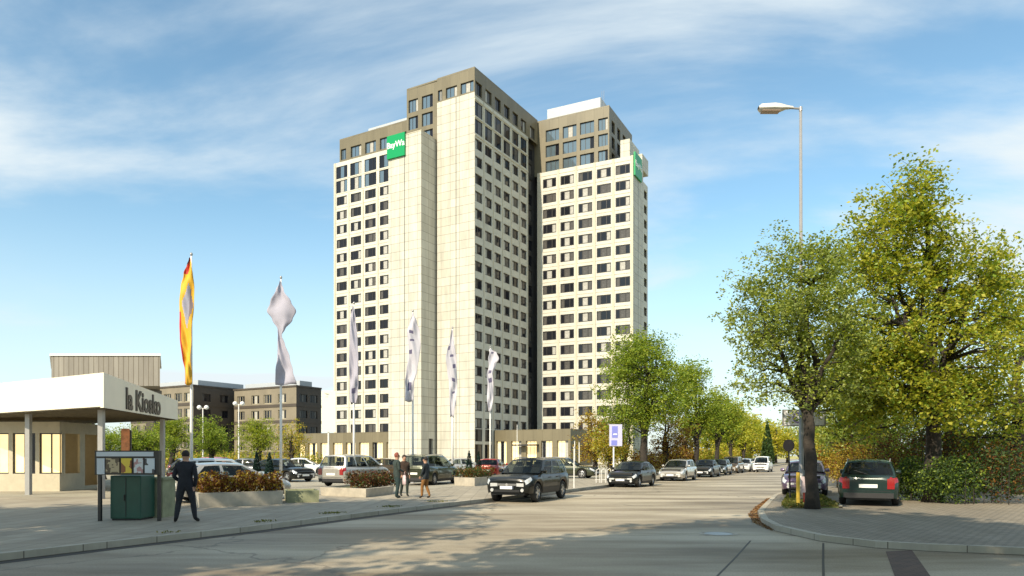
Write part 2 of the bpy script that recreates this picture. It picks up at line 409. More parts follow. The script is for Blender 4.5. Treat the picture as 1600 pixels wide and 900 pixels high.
wall.quad(tuple(T2(0,16.2))+(0,), tuple(T2(0,0))+(0,), tuple(T2(0,0))+(ZS,), tuple(T2(0,16.2))+(ZS,))
roof.poly([tuple(p)+(ZS-.25,) for p in (T2(0,0),T2(19,0),T2(19,6.2),T2(17,6.2),T2(17,16.2),T2(0,16.2))])
g = T2(19, 3.1) - A2*-.012; 
dark.obox(T2(19,3.05), mA2, B2, .012, .1, 0, ZS+.3)
# crown on the right wing
O = T2(-1.2, .7); tc = [(2.8,1.4), (6.35,1.4), (9.85,1.4), (13.0,.95)]
ops = [(c+1.2-h, c+1.2+h, z-1.12, z+1.12) for c, h in tc for z in (57.1, 60.1, 63.05)]
facade(crown, O, mA2, B2, 15.4, ZS-.3, ZT, ops, reveal=.3); put_windows(ops, O, mA2, B2, 'crown', .3)
O = T2(14.2, .7); ops = [(c-.9, c+.9, z-1.1, z+1.1) for c in (2.3, 5.6, 8.9, 12.0) for z in (57.1, 60.1, 63.05)]
facade(crown, O, B2, A2, 14, ZS-.3, ZT, ops, reveal=.3); put_windows(ops, O, B2, A2, 'tallside', .3)
pc = [T2(-1.2,.7), T2(14.2,.7), T2(14.2,14.7), T2(-1.2,14.7)]
for i, j in ((2,3),(3,0)): crown.quad(tuple(pc[i])+(ZS,), tuple(pc[j])+(ZS,), tuple(pc[j])+(ZT,), tuple(pc[i])+(ZT,))
roof.poly([tuple(p)+(ZT-.3,) for p in pc])
wall.build('wall', [M['wallcream']], tower, world=True)
shaft.obox(T2(15.6, 3), mA2, B2, 1.8, 6, ZS-.25, 60.4); shaft.obox(T2(17.6, 6.3), mA2, B2, 1.2, 4, ZS-.25, 58.6)
shaft.build('stair_shaft', [M['cream']], tower, world=True)
crown.build('crown_storey', [M['brown']], tower, world=True)
dark.build('recessed_link', [M['darkwall']], tower, world=True)
piers.build('facade_rib', [M['pier'], M['pier']], tower, world=True)
roof.build('roof', [M['roof']], tower, world=True)
# plant screens on the roofs
pm = MB(); pm.obox(T2(.5, 3.5), mA2, B2, 11.0, 9, ZT-.3, ZT+3.3); pm.build('plant_screen', [M['plant']], tower, world=True)
pm = MB(); pm.obox(T(33.5, 12), mA, B, 15, 7, ZT-.3, ZT+1.9); pm.build('plant_screen', [M['plant']], tower, world=True)
# roof rail and small gear on the right roof
for t in (11.9, 12.3):
    rl = MB(); rl.tube(tuple(T2(t,3.2))+(ZT-.3,), tuple(T2(t,3.2))+(ZT+4.2,), .05, .03, 5); rl.build('roof_mast', [M['steel']], tower, world=True)
for (a_, b_) in ((30, 10.2), (22, 10.2)):
    rl = MB(); rl.obox(T(a_, b_), mA, B, .9, .9, ZT-.3, ZT+.5); rl.build('roof_vent', [M['steel']], tower, world=True)
for t in (4, 10):
    rl = MB(); rl.obox(T2(t, 1.5), mA2, B2, .8, .8, ZT-.3, ZT+.4); rl.build('roof_vent', [M['steel']], tower, world=True)
ws.finish(tower, 100)
# signs
M['sign_green'] = mat('sign_green', (.0,.27,.085), .35, spec=.4)
M['sign_white'] = mat('sign_white', (.85,.88,.85), .4)
sb = MB(); o = T(15.05,-4) - B*.35; sb.obox(o, mA, B, 3.8, .33, 52.4, 56.3); sg = sb.build('roof_sign', [M['sign_green']], tower, world=True)
c = T(13.15,-4) - B*.38
tx = text_obj('lettering', 'BayWa', 1.45, M['sign_white'], sg, tuple(c - C0) + (54.55,), (R(90), 0, math.atan2(mA.y, mA.x)), .015, sx=.92, bold=.02)
sb = MB(); o = T2(19.02,.15); sb.obox(o, mA2, B2, .33, 4.2, 52.4, 56.6); sg2 = sb.build('roof_sign', [M['sign_green']], tower, world=True)
c = T2(19.38, 2.25)
text_obj('lettering', 'BayWa', 1.5, M['sign_white'], sg2, tuple(c - C0) + (54.6,), (R(90), 0, math.atan2(B2.y, B2.x)), .015, sx=.95, bold=.02)

# podium + entrance block, part of the same building
def glazed_block(name, O, u, w, lu, lw, ztop, zband, ncol, matw, lit=True, side=True, colw=.9):
    """flat-roofed block: deep fascia band over tall glazed bays between columns"""
    b_ = MB(); O = Vector((O[0], O[1]))
    pitch = lu / ncol; ops = [(i*pitch + colw/2, (i+1)*pitch - colw/2, .25, zband) for i in range(ncol)]
    facade(b_, O, u, w, lu, 0, ztop, ops, reveal=.5)
    c = [O, O + u*lu, O + u*lu + w*lw, O + w*lw]
    b_.quad(tuple(c[1])+(0,), tuple(c[2])+(0,), tuple(c[2])+(ztop,), tuple(c[1])+(ztop,))
    b_.quad(tuple(c[3])+(0,), tuple(c[0])+(0,), tuple(c[0])+(ztop,), tuple(c[3])+(ztop,))
    b_.poly([tuple(p)+(ztop-.02,) for p in c])
    po = b_.build(name, [matw], tower, world=True)
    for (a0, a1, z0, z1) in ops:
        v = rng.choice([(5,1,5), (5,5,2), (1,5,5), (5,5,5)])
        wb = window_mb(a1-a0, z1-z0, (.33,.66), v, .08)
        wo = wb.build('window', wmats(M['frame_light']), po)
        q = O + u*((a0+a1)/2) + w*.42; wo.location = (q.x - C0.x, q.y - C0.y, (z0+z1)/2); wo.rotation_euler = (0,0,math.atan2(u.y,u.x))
    return po
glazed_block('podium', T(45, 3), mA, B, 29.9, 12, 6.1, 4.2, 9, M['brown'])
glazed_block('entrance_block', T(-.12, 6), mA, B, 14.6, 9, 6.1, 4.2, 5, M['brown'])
eb = MB(); eb.obox(T(-4.5, 4.6), mA, B, 4.4, 1.4, 3.35, 3.6); eb.build('door_canopy', [M['darkwall']], tower, world=True)
# ------------------------------------------------------------------ cars
def paint(name, col, metal=.35, rough=.32):
    m, nt, b = newmat(name); b.inputs['Base Color'].default_value = (*col, 1); b.inputs['Metallic'].default_value = metal
    b.inputs['Roughness'].default_value = rough; b.inputs['Coat Weight'].default_value = 1.0; b.inputs['Coat Roughness'].default_value = .04
    return m
def dull(m):
    m.node_tree.nodes['Principled BSDF'].inputs['Coat Weight'].default_value = .45; m.node_tree.nodes['Principled BSDF'].inputs['Specular IOR Level'].default_value = .25; return m
P = dict(black=dull(paint('paint_black', (.006,.007,.006), .0)), green=paint('paint_dark_green', (.005,.022,.018), .2), silver=paint('paint_silver', (.50,.49,.46), .6),
         champagne=paint('paint_champagne', (.46,.43,.38), .6), white=paint('paint_white', (.72,.72,.72), .0), olive=paint('paint_olive', (.035,.040,.018), .4),
         red=paint('paint_red', (.35,.03,.015), .1), grey=paint('paint_grey', (.10,.105,.11), .5), plum=paint('paint_plum', (.12,.08,.14), .5), blue=paint('paint_blue', (.03,.05,.10), .4),
         bronze=paint('paint_bronze', (.12,.075,.03), .5))
M['carglass'] = mat('car_glass', (.012,.016,.018), .03, spec=.55)
def glassmix(name, t, tint):
    m, nt, b = newmat(name); N = nt.nodes; L = nt.links; b.inputs['Base Color'].default_value = (.012,.016,.018,1); b.inputs['Roughness'].default_value = .03; b.inputs['Specular IOR Level'].default_value = .6
    tr = N.new('ShaderNodeBsdfTransparent'); tr.inputs['Color'].default_value = (*tint, 1); mx = N.new('ShaderNodeMixShader'); mx.inputs[0].default_value = t
    L.new(b.outputs['BSDF'], mx.inputs[1]); L.new(tr.outputs['BSDF'], mx.inputs[2]); L.new(mx.outputs['Shader'], N['Material Output'].inputs['Surface']); return m
M['carglass'] = glassmix('car_glass', .55, (.75,.82,.78))
M['lamp'] = mat('headlamp_lens', (.65,.66,.66), .08, metal=.3, coat=1)
M['tail'] = mat('tail_lamp', (.26,.010,.010), .12, coat=1)
M['amber'] = mat('amber_lens', (.6,.2,.02), .15, coat=1)
M['plate'] = mat('number_plate', (.75,.75,.72), .5)
M['trim'] = mat('black_trim', (.018,.018,.02), .55)
STY = {
 # zb belt, hood profile (fraction of L from rear: z), roof r/f, belt r/f (x as fraction of half length), windows in u
 'hatch': dict(L=4.1, W=1.72, H=1.41, r=.31, belt=.90, hood=.80, nose=.62, tailz=.94, br=-.93, rr=-.66, rf=.10, bf=.50, wx=(-.60,.64), win=[(.10,.40),(.45,.90)]),
 'mpv':   dict(L=4.45, W=1.80, H=1.66, r=.32, belt=.98, hood=.92, nose=.70, tailz=1.02, br=-.96, rr=-.84, rf=.20, bf=.66, wx=(-.60,.66), win=[(.05,.26),(.29,.56),(.60,.92)]),
 'estate':dict(L=4.6, W=1.76, H=1.48, r=.32, belt=.92, hood=.82, nose=.62, tailz=.95, br=-.965, rr=-.80, rf=.06, bf=.44, wx=(-.60,.62), win=[(.05,.28),(.32,.60),(.64,.92)]),
 'suv':   dict(L=4.35, W=1.80, H=1.63, r=.36, belt=1.02, hood=.985, nose=.84, tailz=1.04, br=-.93, rr=-.80, rf=.12, bf=.46, wx=(-.60,.62), win=[(.06,.27),(.31,.60),(.64,.92)]),
 'sedan': dict(L=4.5, W=1.76, H=1.42, r=.32, belt=.90, hood=.80, nose=.60, tailz=.95, br=-.68, rr=-.36, rf=.10, bf=.48, wx=(-.60,.62), win=[(.14,.46),(.50,.90)]),
 'van':   dict(L=4.9, W=1.9, H=1.95, r=.34, belt=1.12, hood=1.05, nose=.80, tailz=1.15, br=-.985, rr=-.96, rf=.42, bf=.78, wx=(-.62,.66), win=[(.04,.28),(.31,.62),(.66,.92)]),
}
def lerp(a, b, t): return a + (b - a) * t
def interp(x, pts):
    if x <= pts[0][0]: return pts[0][1]
    for (a, va), (b, vb) in zip(pts, pts[1:]):
        if x <= b:
            t = (x - a) / (b - a); return va + (vb - va) * t
    return pts[-1][1]
def make_car(style, pt, label, loc, face, name='parked_car', cat='car', group=None, detail=True, roof_rails=False, z=0.0, scale=1.0, spare=False, roofm=None):
    """face = compass direction (x,y) the nose points to"""
    s = STY[style]; L, W, H, r = s['L'], s['W'], s['H'], s['r']; hl, hw = L/2, W/2
    root = thing(name, label, cat, (loc[0], loc[1], z), math.atan2(face[1], face[0]), group)
    root.scale = (scale,)*3
    pm = P[pt]
    belt = s['belt']; zlow0 = .23 if style not in ('suv',) else .34
    ztop = [(-hl, s['tailz']*.86), (-hl*.985, s['tailz']*.96), (-hl*.93, s['tailz']), (s['br']*hl, s['tailz']), (0, belt), (s['bf']*hl, belt),
            (s['bf']*hl + .05, belt-.01), (hl*.80, s['hood']), (hl*.93, s['nose']+.07), (hl*.985, s['nose']+.01), (hl, s['nose']*.93)]
    if style == 'sedan': ztop[2] = (-hl*.95, s['tailz']*.99)
    def wid(x):
        t = abs(x) / hl; k = max(0, (t - .70) / .30)
        return hw * (1 - (.10 if x > 0 else .06) * k**2 - (.12 * max(0, (t-.94)/.06)**2))
    wxs = [s['wx'][0]*hl, s['wx'][1]*hl]; Ra = r + .055
    def zlow(x):
        zl = zlow0 + (.05 * max(0, (abs(x)/hl - .93)/.07)**1.5)
        for wx in wxs:
            d = abs(x - wx)
            if d < Ra: zl = max(zl, r + math.sqrt(max(0, Ra*Ra - d*d)))
        return zl
    def sect(x):
        w = wid(x); zl = zlow(x); zt = interp(x, ztop); zs = max(zt - .07, zl + .03); g = min(1, (zs - zl)/.5)
        flare = .012 if any(abs(x-wx) < Ra + .12 for wx in wxs) else 0
        return [(w*.955 + flare, zl), (w*.985 + flare, zl + (zs-zl)*.22), (w*1.0 + flare, zl + (zs-zl)*.50), (w*.992, zl + (zs-zl)*.80), (w*.955, zs), (w*.90, zt - .015), (w*.5, zt+.022), (0, zt + .030)]
    xs = {-hl, hl}
    for k in range(45): xs.add(-hl + L*k/44)
    for wx in wxs:
        for k in range(13): xs.add(wx + Ra * math.cos(math.pi*k/12))
        xs.add(wx + Ra + .004); xs.add(wx - Ra - .004)
    for q in (.93,.955,.985,.97): xs.add(hl*q); xs.add(-hl*q)
    xs = sorted(xs)
    body = MB()
    for sgn in (1, -1):
        g = []
        for x in xs:
            sc = [(x, sgn*y, zz) for y, zz in sect(x)]
            g.append(sc if sgn > 0 else sc[::-1])
        body.grid(g)
    for x, fl in ((hl, 1), (-hl, -1)):
        sc = sect(x); ring = [(x, y, zz) for y, zz in sc] + [(x, -y, zz) for y, zz in sc[::-1][1:]]
        body.poly(ring if fl > 0 else ring[::-1])
    # cabin
    zb = interp(s['br']*hl, ztop)
    wb = hw*.915; wr = hw*.735; u_n = 12
    xb0, xb1, xr0, xr1 = s['br']*hl, s['bf']*hl, s['rr']*hl, s['rf']*hl
    def side(u, v, sg, inset=0.0):
        x = lerp(lerp(xb0, xb1, u), lerp(xr0, xr1, u), v)
        zt_ = H - .055 - .045*(2*u-1)**2
        z_ = lerp(lerp(zb-.02, belt-.02, u), zt_, v); y = lerp(wb, wr, v) + .035*math.sin(math.pi*v) - .04*(2*u-1)**4
        return (x, sg*(y + inset), z_)
    wins = s['win']; ub = sorted({0, 1} | {a for w_ in wins for a in w_} | {i/u_n for i in range(u_n+1)}); vb = [0, .07, .25, .5, .72, .88, 1]
    for sg in (1, -1):
        for i in range(len(ub)-1):
            for j in range(len(vb)-1):
                uc = (ub[i]+ub[i+1])/2; vc = (vb[j]+vb[j+1])/2
                if any(a < uc < b for a, b in wins) and .07 < vc < .88: continue
                q = [side(ub[i], vb[j], sg), side(ub[i+1], vb[j], sg), side(ub[i+1], vb[j+1], sg), side(ub[i], vb[j+1], sg)]
                body.quad(*(q if sg < 0 else q[::-1]))
    def fr(t, v, front):
        u = 1 if front else 0
        a = side(u, v, 1); bul = (.16 if front else .10) * (1 - v) + .06*v
        x = a[0] + (bul if front else -bul) * (1 - t*t)
        return (x, a[1]*t, a[2] + (.055*v)*(1-t*t))
    def ro(u, t):
        a = side(u, 1, 1); x = a[0]
        x += (.06 if True else 0) * (1-t*t) * (2*u-1)
        return (x, a[1]*t, a[2] + .055*(1-t*t))
    ts = [-1, -.92, -.6, -.3, 0, .3, .6, .92, 1]
    body.grid([[ro(u, t) for t in ts] for u in ub], 1 if roofm else 0)
    front_g = MB(); rear_g = MB(); vlo = {True: .04, False: .12}
    for front, gm in ((True, front_g), (False, rear_g)):
        vv = [0, vlo[front], .3, .6, .9, 1]
        for i in range(len(vv)-1):
            for j in range(len(ts)-1):
                vc = (vv[i]+vv[i+1])/2; tc = (ts[j]+ts[j+1])/2
                q = [fr(ts[j], vv[i], front), fr(ts[j+1], vv[i], front), fr(ts[j+1], vv[i+1], front), fr(ts[j], vv[i+1], front)]
                if not front: q = q[::-1]
                (gm if (vlo[front] < vc < .9 and abs(tc) < .92) else body).quad(*q)
    body.build('body', [pm, roofm or pm], root, angle=32)
    front_g.build('windshield', [M['carglass']], root, smooth=True); rear_g.build('rear_window', [M['carglass']], root, smooth=True)
    for sg in (1, -1):
        for a, b in wins:
            wm = MB(); uu = [a, (a+b)/2, b]; vv = [.07,.25,.5,.72,.88]
            g = [[side(u, v, sg, -.012) for v in vv] for u in uu]
            wm.grid(g if sg > 0 else g[::-1]); wm.build('side_window', [M['carglass']], root, smooth=True)
    # cabin inside: dark deck, seats, wheel
    zd = belt + .035; dk = MB(); dk.quad((xb0+.03,-wb*.97,max(zd,zb+.035)), (xb1+.10,-wb*.97,zd), (xb1+.10,wb*.97,zd), (xb0+.03,wb*.97,max(zd,zb+.035))); dk.build('parcel_deck', [M['dark']], root)
    st_ = [(.20*hl if style != 'sedan' else .12*hl, y_) for y_ in (-hw*.42, hw*.42)] + [(-.30*hl, y_) for y_ in (-hw*.45, 0, hw*.45)]
    for (x_, y_) in st_:
        se = MB(); h_ = (H-belt)*.42; x_ = x_ - .12
        se.add([(x_+.08,y_-.22,belt),(x_+.08,y_+.22,belt),(x_-.10,y_+.20,belt+h_),(x_-.10,y_-.20,belt+h_),(x_-.04,y_-.22,belt),(x_-.04,y_+.22,belt),(x_-.19,y_+.18,belt+h_),(x_-.19,y_-.18,belt+h_)], [(0,1,2,3),(5,4,7,6),(4,0,3,7),(1,5,6,2),(3,2,6,7)])
        se.box(x_-.19, x_-.11, y_-.12, y_+.12, belt+h_+.02, min(belt+h_+.19, H-.12)); se.build('seat', [M['trim']], root)
    # dark underside and wheel housings
    ub_ = MB(); ub_.box(-hl+.12, hl-.12, -hw+.26, hw-.26, .19 if style != 'suv' else .28, belt-.12)
    ub_.box(wxs[0]+Ra+.01, wxs[1]-Ra-.01, -hw+.06, hw-.06, zlow0-.04, zlow0+.06); ub_.build('underbody', [M['dark']], root)
    # wheels
    tyre = MB(); wd = .20
    tyre.lathe([(r*.66,-wd/2),(r*.90,-wd/2),(r*.985,-wd*.36),(r,0),(r*.985,wd*.36),(r*.90,wd/2),(r*.66,wd/2),(r*.62,wd*.3),(r*.62,-wd*.3),(r*.66,-wd/2)], 'y', 24)
    rim = MB(); rim.lathe([(r*.64,.02),(r*.62,.075),(r*.57,.08),(r*.55,.055)], 'y', 24)
    rim.lathe([(.0,.085),(r*.16,.082),(r*.18,.06),(r*.18,.0)], 'y', 16)
    for k in range(5 if style != 'mpv' else 7):
        a = 2*math.pi*k/(5 if style != 'mpv' else 7)
        c_, s_ = math.cos(a), math.sin(a); nx, nz = -s_, c_; ww = r*.085
        p = lambda rr, off, y: (c_*rr+nx*off, y, s_*rr+nz*off)
        rim.quad(p(r*.12,-ww*1.2,.08), p(r*.58,-ww,.072), p(r*.58,ww,.072), p(r*.12,ww*1.2,.08))
        rim.quad(p(r*.12,-ww*1.2,.04), p(r*.58,-ww,.04), p(r*.58,-ww,.072), p(r*.12,-ww*1.2,.08)); rim.quad(p(r*.12,ww*1.2,.08), p(r*.58,ww,.072), p(r*.58,ww,.04), p(r*.12,ww*1.2,.04))
    rim.lathe([(0.0,.03),(r*.6,.03)], 'y', 16, 1)
    tme = tyre.mesh('tyre', M['rubber'], True); rme = rim.mesh('rim', [M['rim'], M['dark']])
    for wx in wxs:
        for sg in (1, -1):
            we = bpy.data.objects.new('wheel', None); COL.objects.link(we); we.parent = root; we.empty_display_size = .2
            we.location = (wx, sg*(hw-.115), r); we.rotation_euler = (0, 0, 0 if sg > 0 else math.pi)
            for nm, me in (('tyre', tme), ('rim', rme)):
                o = bpy.data.objects.new(nm, me); COL.objects.link(o); o.parent = we
    if not detail: return root
    # surface patches on the shell
    def surf(x, q, sg, off=.008):
        sc = sect(x); k = q * (len(sc)-1); i = min(int(k), len(sc)-2); t = k - i
        y = lerp(sc[i][0], sc[i+1][0], t); zz = lerp(sc[i][1], sc[i+1][1], t)
        e = .02; nx = -(wid(x+e)-wid(x-e))/(2*e) if abs(x) < hl-e else (2 if x > 0 else -2)
        nx = max(-2.5, min(2.5, nx)); ln = math.hypot(1, nx)
        return (x + off*nx/ln, sg*(y + off/ln), zz + off*.15)
    def patch(nm, m_, x0, x1, q0, q1, sg, nx=5, nq=3, off=.010, taper=0):
        mb = MB(); g = []
        for i in range(nx+1):
            x = lerp(x0, x1, i/nx); tq = taper * (1 - i/nx)
            g.append([surf(x, lerp(q0+tq, q1, j/nq), sg, off) for j in range(nq+1)])
        mb.grid(g if sg > 0 else g[::-1]); return mb.build(nm, [m_], root, smooth=True)
    qa = {'suv': (.40,.70), 'mpv': (.40,.70)}.get(style, (.42,.72))
    for sg in (1, -1):
        patch('headlight', M['lamp'], hl*.86, hl*.992, qa[0], qa[1], sg, taper=.10)
        # lamp wraps onto the nose
        c_ = sect(hl); zA = lerp(c_[0][1], c_[4][1], .62); zB = c_[4][1]+.0
        nb = MB(); ya, yb = c_[4][0]*.98, c_[4][0]*.55
        nb.quad((hl+.012, sg*ya, zA), (hl+.012, sg*yb, zA+.01), (hl+.012, sg*yb, zB), (hl+.012, sg*ya, zB)); nb.build('headlight', [M['lamp']], root)
        fl = MB(); fl.lathe([(0,.0),(.06,0),(.07,-.02)], 'x', 12, c=(hl+.015, sg*hw*.66, zlow(hl)+.07)); fl.build('fog_lamp', [M['lamp']], root)
        if style in ('mpv', 'suv', 'estate', 'van'):
            tl = MB(); z0_, z1_ = (.80, 1.22) if style == 'mpv' else (.78, 1.02) if style == 'suv' else (.66, .98) if style == 'estate' else (.8, 1.3)
            z1b = min(z1_, s['tailz']-.03)
            patch('taillight', M['tail'], -hl*.995, -hl*.94, .45, .76, sg)
            nbm = MB(); cR = sect(-hl); zR = cR[4][1]
            nbm.box(-hl-.022, -hl+.05, min(sg*hw*.60, sg*hw*.83), max(sg*hw*.60, sg*hw*.83), max(.5, zR-.20), zR+.10 if style != 'estate' else zR+.12)
            nbm.build('taillight', [M['tail']], root)
        else:
            patch('taillight', M['tail'], -hl*.995, -hl*.93, .45, .75, sg)
            nbm = MB(); cR = sect(-hl); zR = cR[4][1]; nbm.box(-hl-.015, -hl+.03, min(sg*hw*.52, sg*hw*.80), max(sg*hw*.52, sg*hw*.80), zR-.16, zR+.0); nbm.build('taillight', [M['tail']], root)
        # wing mirror
        mm = MB(); q = side(.93, .12, sg); mm.lathe([(0,-.10),(.055,-.09),(.075,-.03),(.075,.05),(.0,.07)], 'y', 10, c=(q[0]-.02, q[1]+sg*.10, q[2]+.06))
        mm.box(q[0]-.03, q[0]+.02, min(q[1], q[1]+sg*.08), max(q[1], q[1]+sg*.08), q[2]+.0, q[2]+.05, 1); mm.build('mirror', [pm, M['trim']], root, angle=50)
        # door seams, handles, sill trim
        for fx in ([-.36, .02, .40] if style != 'hatch' else [-.20, .44]):
            sm = MB(); x = fx*hl; pts0 = [surf(x-.007, q_, sg, .004) for q_ in (.06,.2,.35,.5,.6)]; pts1 = [surf(x+.007, q_, sg, .004) for q_ in (.06,.2,.35,.5,.6)]
            sm.grid([pts0, pts1] if sg > 0 else [pts1, pts0]); sm.build('door_seam', [M['dark']], root)
        for fx in ([-.30, .08] if style != 'hatch' else [-.12]):
            hm = MB(); q = surf(fx*hl, .50, sg, .02); hm.box(q[0]-.08, q[0]+.08, q[1]-.02, q[1]+.02, q[2]-.014, q[2]+.014); hm.build('door_handle', [pm if pt != 'black' else M['trim']], root)
        patch('sill_trim', M['trim'], wxs[0]+Ra+.02, wxs[1]-Ra-.02, .0, .10 if style != 'suv' else .2, sg, off=.006)
        if roof_rails:
            rm_ = MB(); rm_.path([(side(u, 1, sg)[0], side(u, 1, sg)[1]-sg*.02, side(u, 1, sg)[2] + (.05 if 0 < i < 6 else .0)) for i, u in enumerate([.06,.1,.3,.5,.7,.9,.94])], [.016]*7, 6)
            rm_.build('roof_rail', [M['steel']], root)
    # nose: grille, lower intake, plate, badge; tail: bumper band, plate, lid line
    cF = sect(hl); zf0, zf4 = cF[0][1], cF[4][1]
    g = MB(); g.box(hl-.01, hl+.016, -hw*.42, hw*.42, lerp(zf0, zf4, .68), zf4-.005); 
    for k in range(2):
        zz = lerp(lerp(zf0, zf4, .68), zf4, (k+1)/3); g.box(hl+.016, hl+.024, -hw*.41, hw*.41, zz-.008, zz+.008, 1)
    g.build('grille', [M['trim'], M['steel']], root)
    g = MB(); g.box(hl-.01, hl+.02, -hw*.55, hw*.55, zf0+.0, lerp(zf0, zf4, .26)); g.build('air_intake', [M['dark']], root)
    bd = MB(); bd.lathe([(0,.032),(.045,.03),(.05,.02)], 'x', 14, c=(hl, 0, zf4-.055)); bd.build('badge', [M['steel']], root)
    g = MB(); g.box(hl+.018, hl+.032, -.26, .26, lerp(zf0,zf4,.34), lerp(zf0,zf4,.34)+.11); g.box(hl+.032, hl+.034, .22, .26, lerp(zf0,zf4,.34), lerp(zf0,zf4,.34)+.11, 1); g.build('licence_plate', [M['plate'], P['blue']], root)
    cR = sect(-hl); zr0, zr4 = cR[0][1], cR[4][1]
    g = MB(); zb0 = zr0 - .02; g.box(-hl-.03, -hl+.02, -hw*.80, hw*.80, zb0, zb0+.16); g.build('bumper', [M['trim']], root)
    zp = zr0+.30; g = MB(); g.box(-hl-.018, -hl+.0, -.26, .26, zp, zp+.11); g.build('licence_plate', [M['plate']], root)
    g = MB(); g.box(-hl-.008, -hl+.0, -hw*.70, hw*.70, zr0+.19, zr0+.204); g.build('boot_seam', [M['dark']], root)
    wpr = MB(); q0 = fr(.0, .16, False); q1 = fr(.55, .42, False); wpr.tube((q0[0]-.02,q0[1],q0[2]), (q1[0]-.02,q1[1],q1[2]), .010, .006, 5); wpr.build('wiper', [M['dark']], root)
    return root
# ------------------------------------------------------------------ trees and shrubs
M['leaf_green'] = leafmat('leaf_green', (.11,.17,.018), (.18,.26,.03), (.29,.36,.06))
M['leaf_dark'] = leafmat('leaf_dark', (.03,.055,.02), (.05,.09,.028), (.09,.14,.045))
M['leaf_grey'] = leafmat('leaf_grey_green', (.13,.175,.045), (.23,.29,.07), (.40,.43,.15))
M['leaf_yellow'] = leafmat('leaf_yellow_green', (.20,.22,.02), (.35,.35,.035), (.50,.47,.08), .45)
M['leaf_lime'] = leafmat('leaf_lime', (.17,.22,.02), (.29,.33,.04), (.42,.44,.08), .5)
M['leaf_sun'] = leafmat('leaf_sunlit_yellow', (.30,.32,.03), (.46,.44,.06), (.60,.50,.10), .5)  # extra bright yellow that puts the street-end glow into the leaves
M['leaf_gold'] = leafmat('leaf_gold', (.26,.19,.025), (.42,.31,.045), (.56,.44,.09), .45)  # autumn gold, its colour lightened to add to the street-end glow
M['leaf_rust'] = leafmat('leaf_rust', (.09,.03,.012), (.17,.065,.02), (.24,.14,.035), .35)
M['leaf_red'] = leafmat('leaf_red', (.07,.028,.018), (.13,.045,.022), (.20,.10,.04), .3)
M['leaf_yew'] = leafmat('leaf_yew', (.008,.026,.022), (.013,.038,.03), (.02,.05,.04), .15)

def leaf_mesh(name, centers, size, m, rs, flat=.5, jitter=.35, mats2=None):
    """one small folded leaf (two faces of a kite) per centre"""
    n = len(centers); c = np.asarray(centers)
    nrm = rs.normal(size=(n,3)); nrm[:,2] = np.abs(nrm[:,2]) + flat; nrm /= np.linalg.norm(nrm, axis=1)[:,None]
    t = rs.normal(size=(n,3)); t -= nrm * (t*nrm).sum(1)[:,None]; t /= np.linalg.norm(t, axis=1)[:,None]
    b = np.cross(nrm, t); s = size * (1 + jitter*(rs.random(n)*2-1)); s = s[:,None]
    v = np.empty((n,4,3)); v[:,0] = c - t*s*.5; v[:,1] = c + b*s*.32 + nrm*s*.06; v[:,2] = c + t*s*.55 - nrm*s*.05; v[:,3] = c - b*s*.32 + nrm*s*.06
    me = bpy.data.meshes.new(name); me.vertices.add(n*4); me.vertices.foreach_set('co', v.astype(np.float32).ravel())
    me.loops.add(n*4); me.loops.foreach_set('vertex_index', np.arange(n*4, dtype=np.int32))
    me.polygons.add(n); me.polygons.foreach_set('loop_start', np.arange(0, n*4, 4, dtype=np.int32)); me.polygons.foreach_set('loop_total', np.full(n, 4, dtype=np.int32))
    me.materials.append(m)
    if mats2:
        me.materials.append(mats2[0]); me.polygons.foreach_set('material_index', (rs.random(n) < mats2[1]).astype(np.int32))
    me.update(calc_edges=True); me.validate(); return me

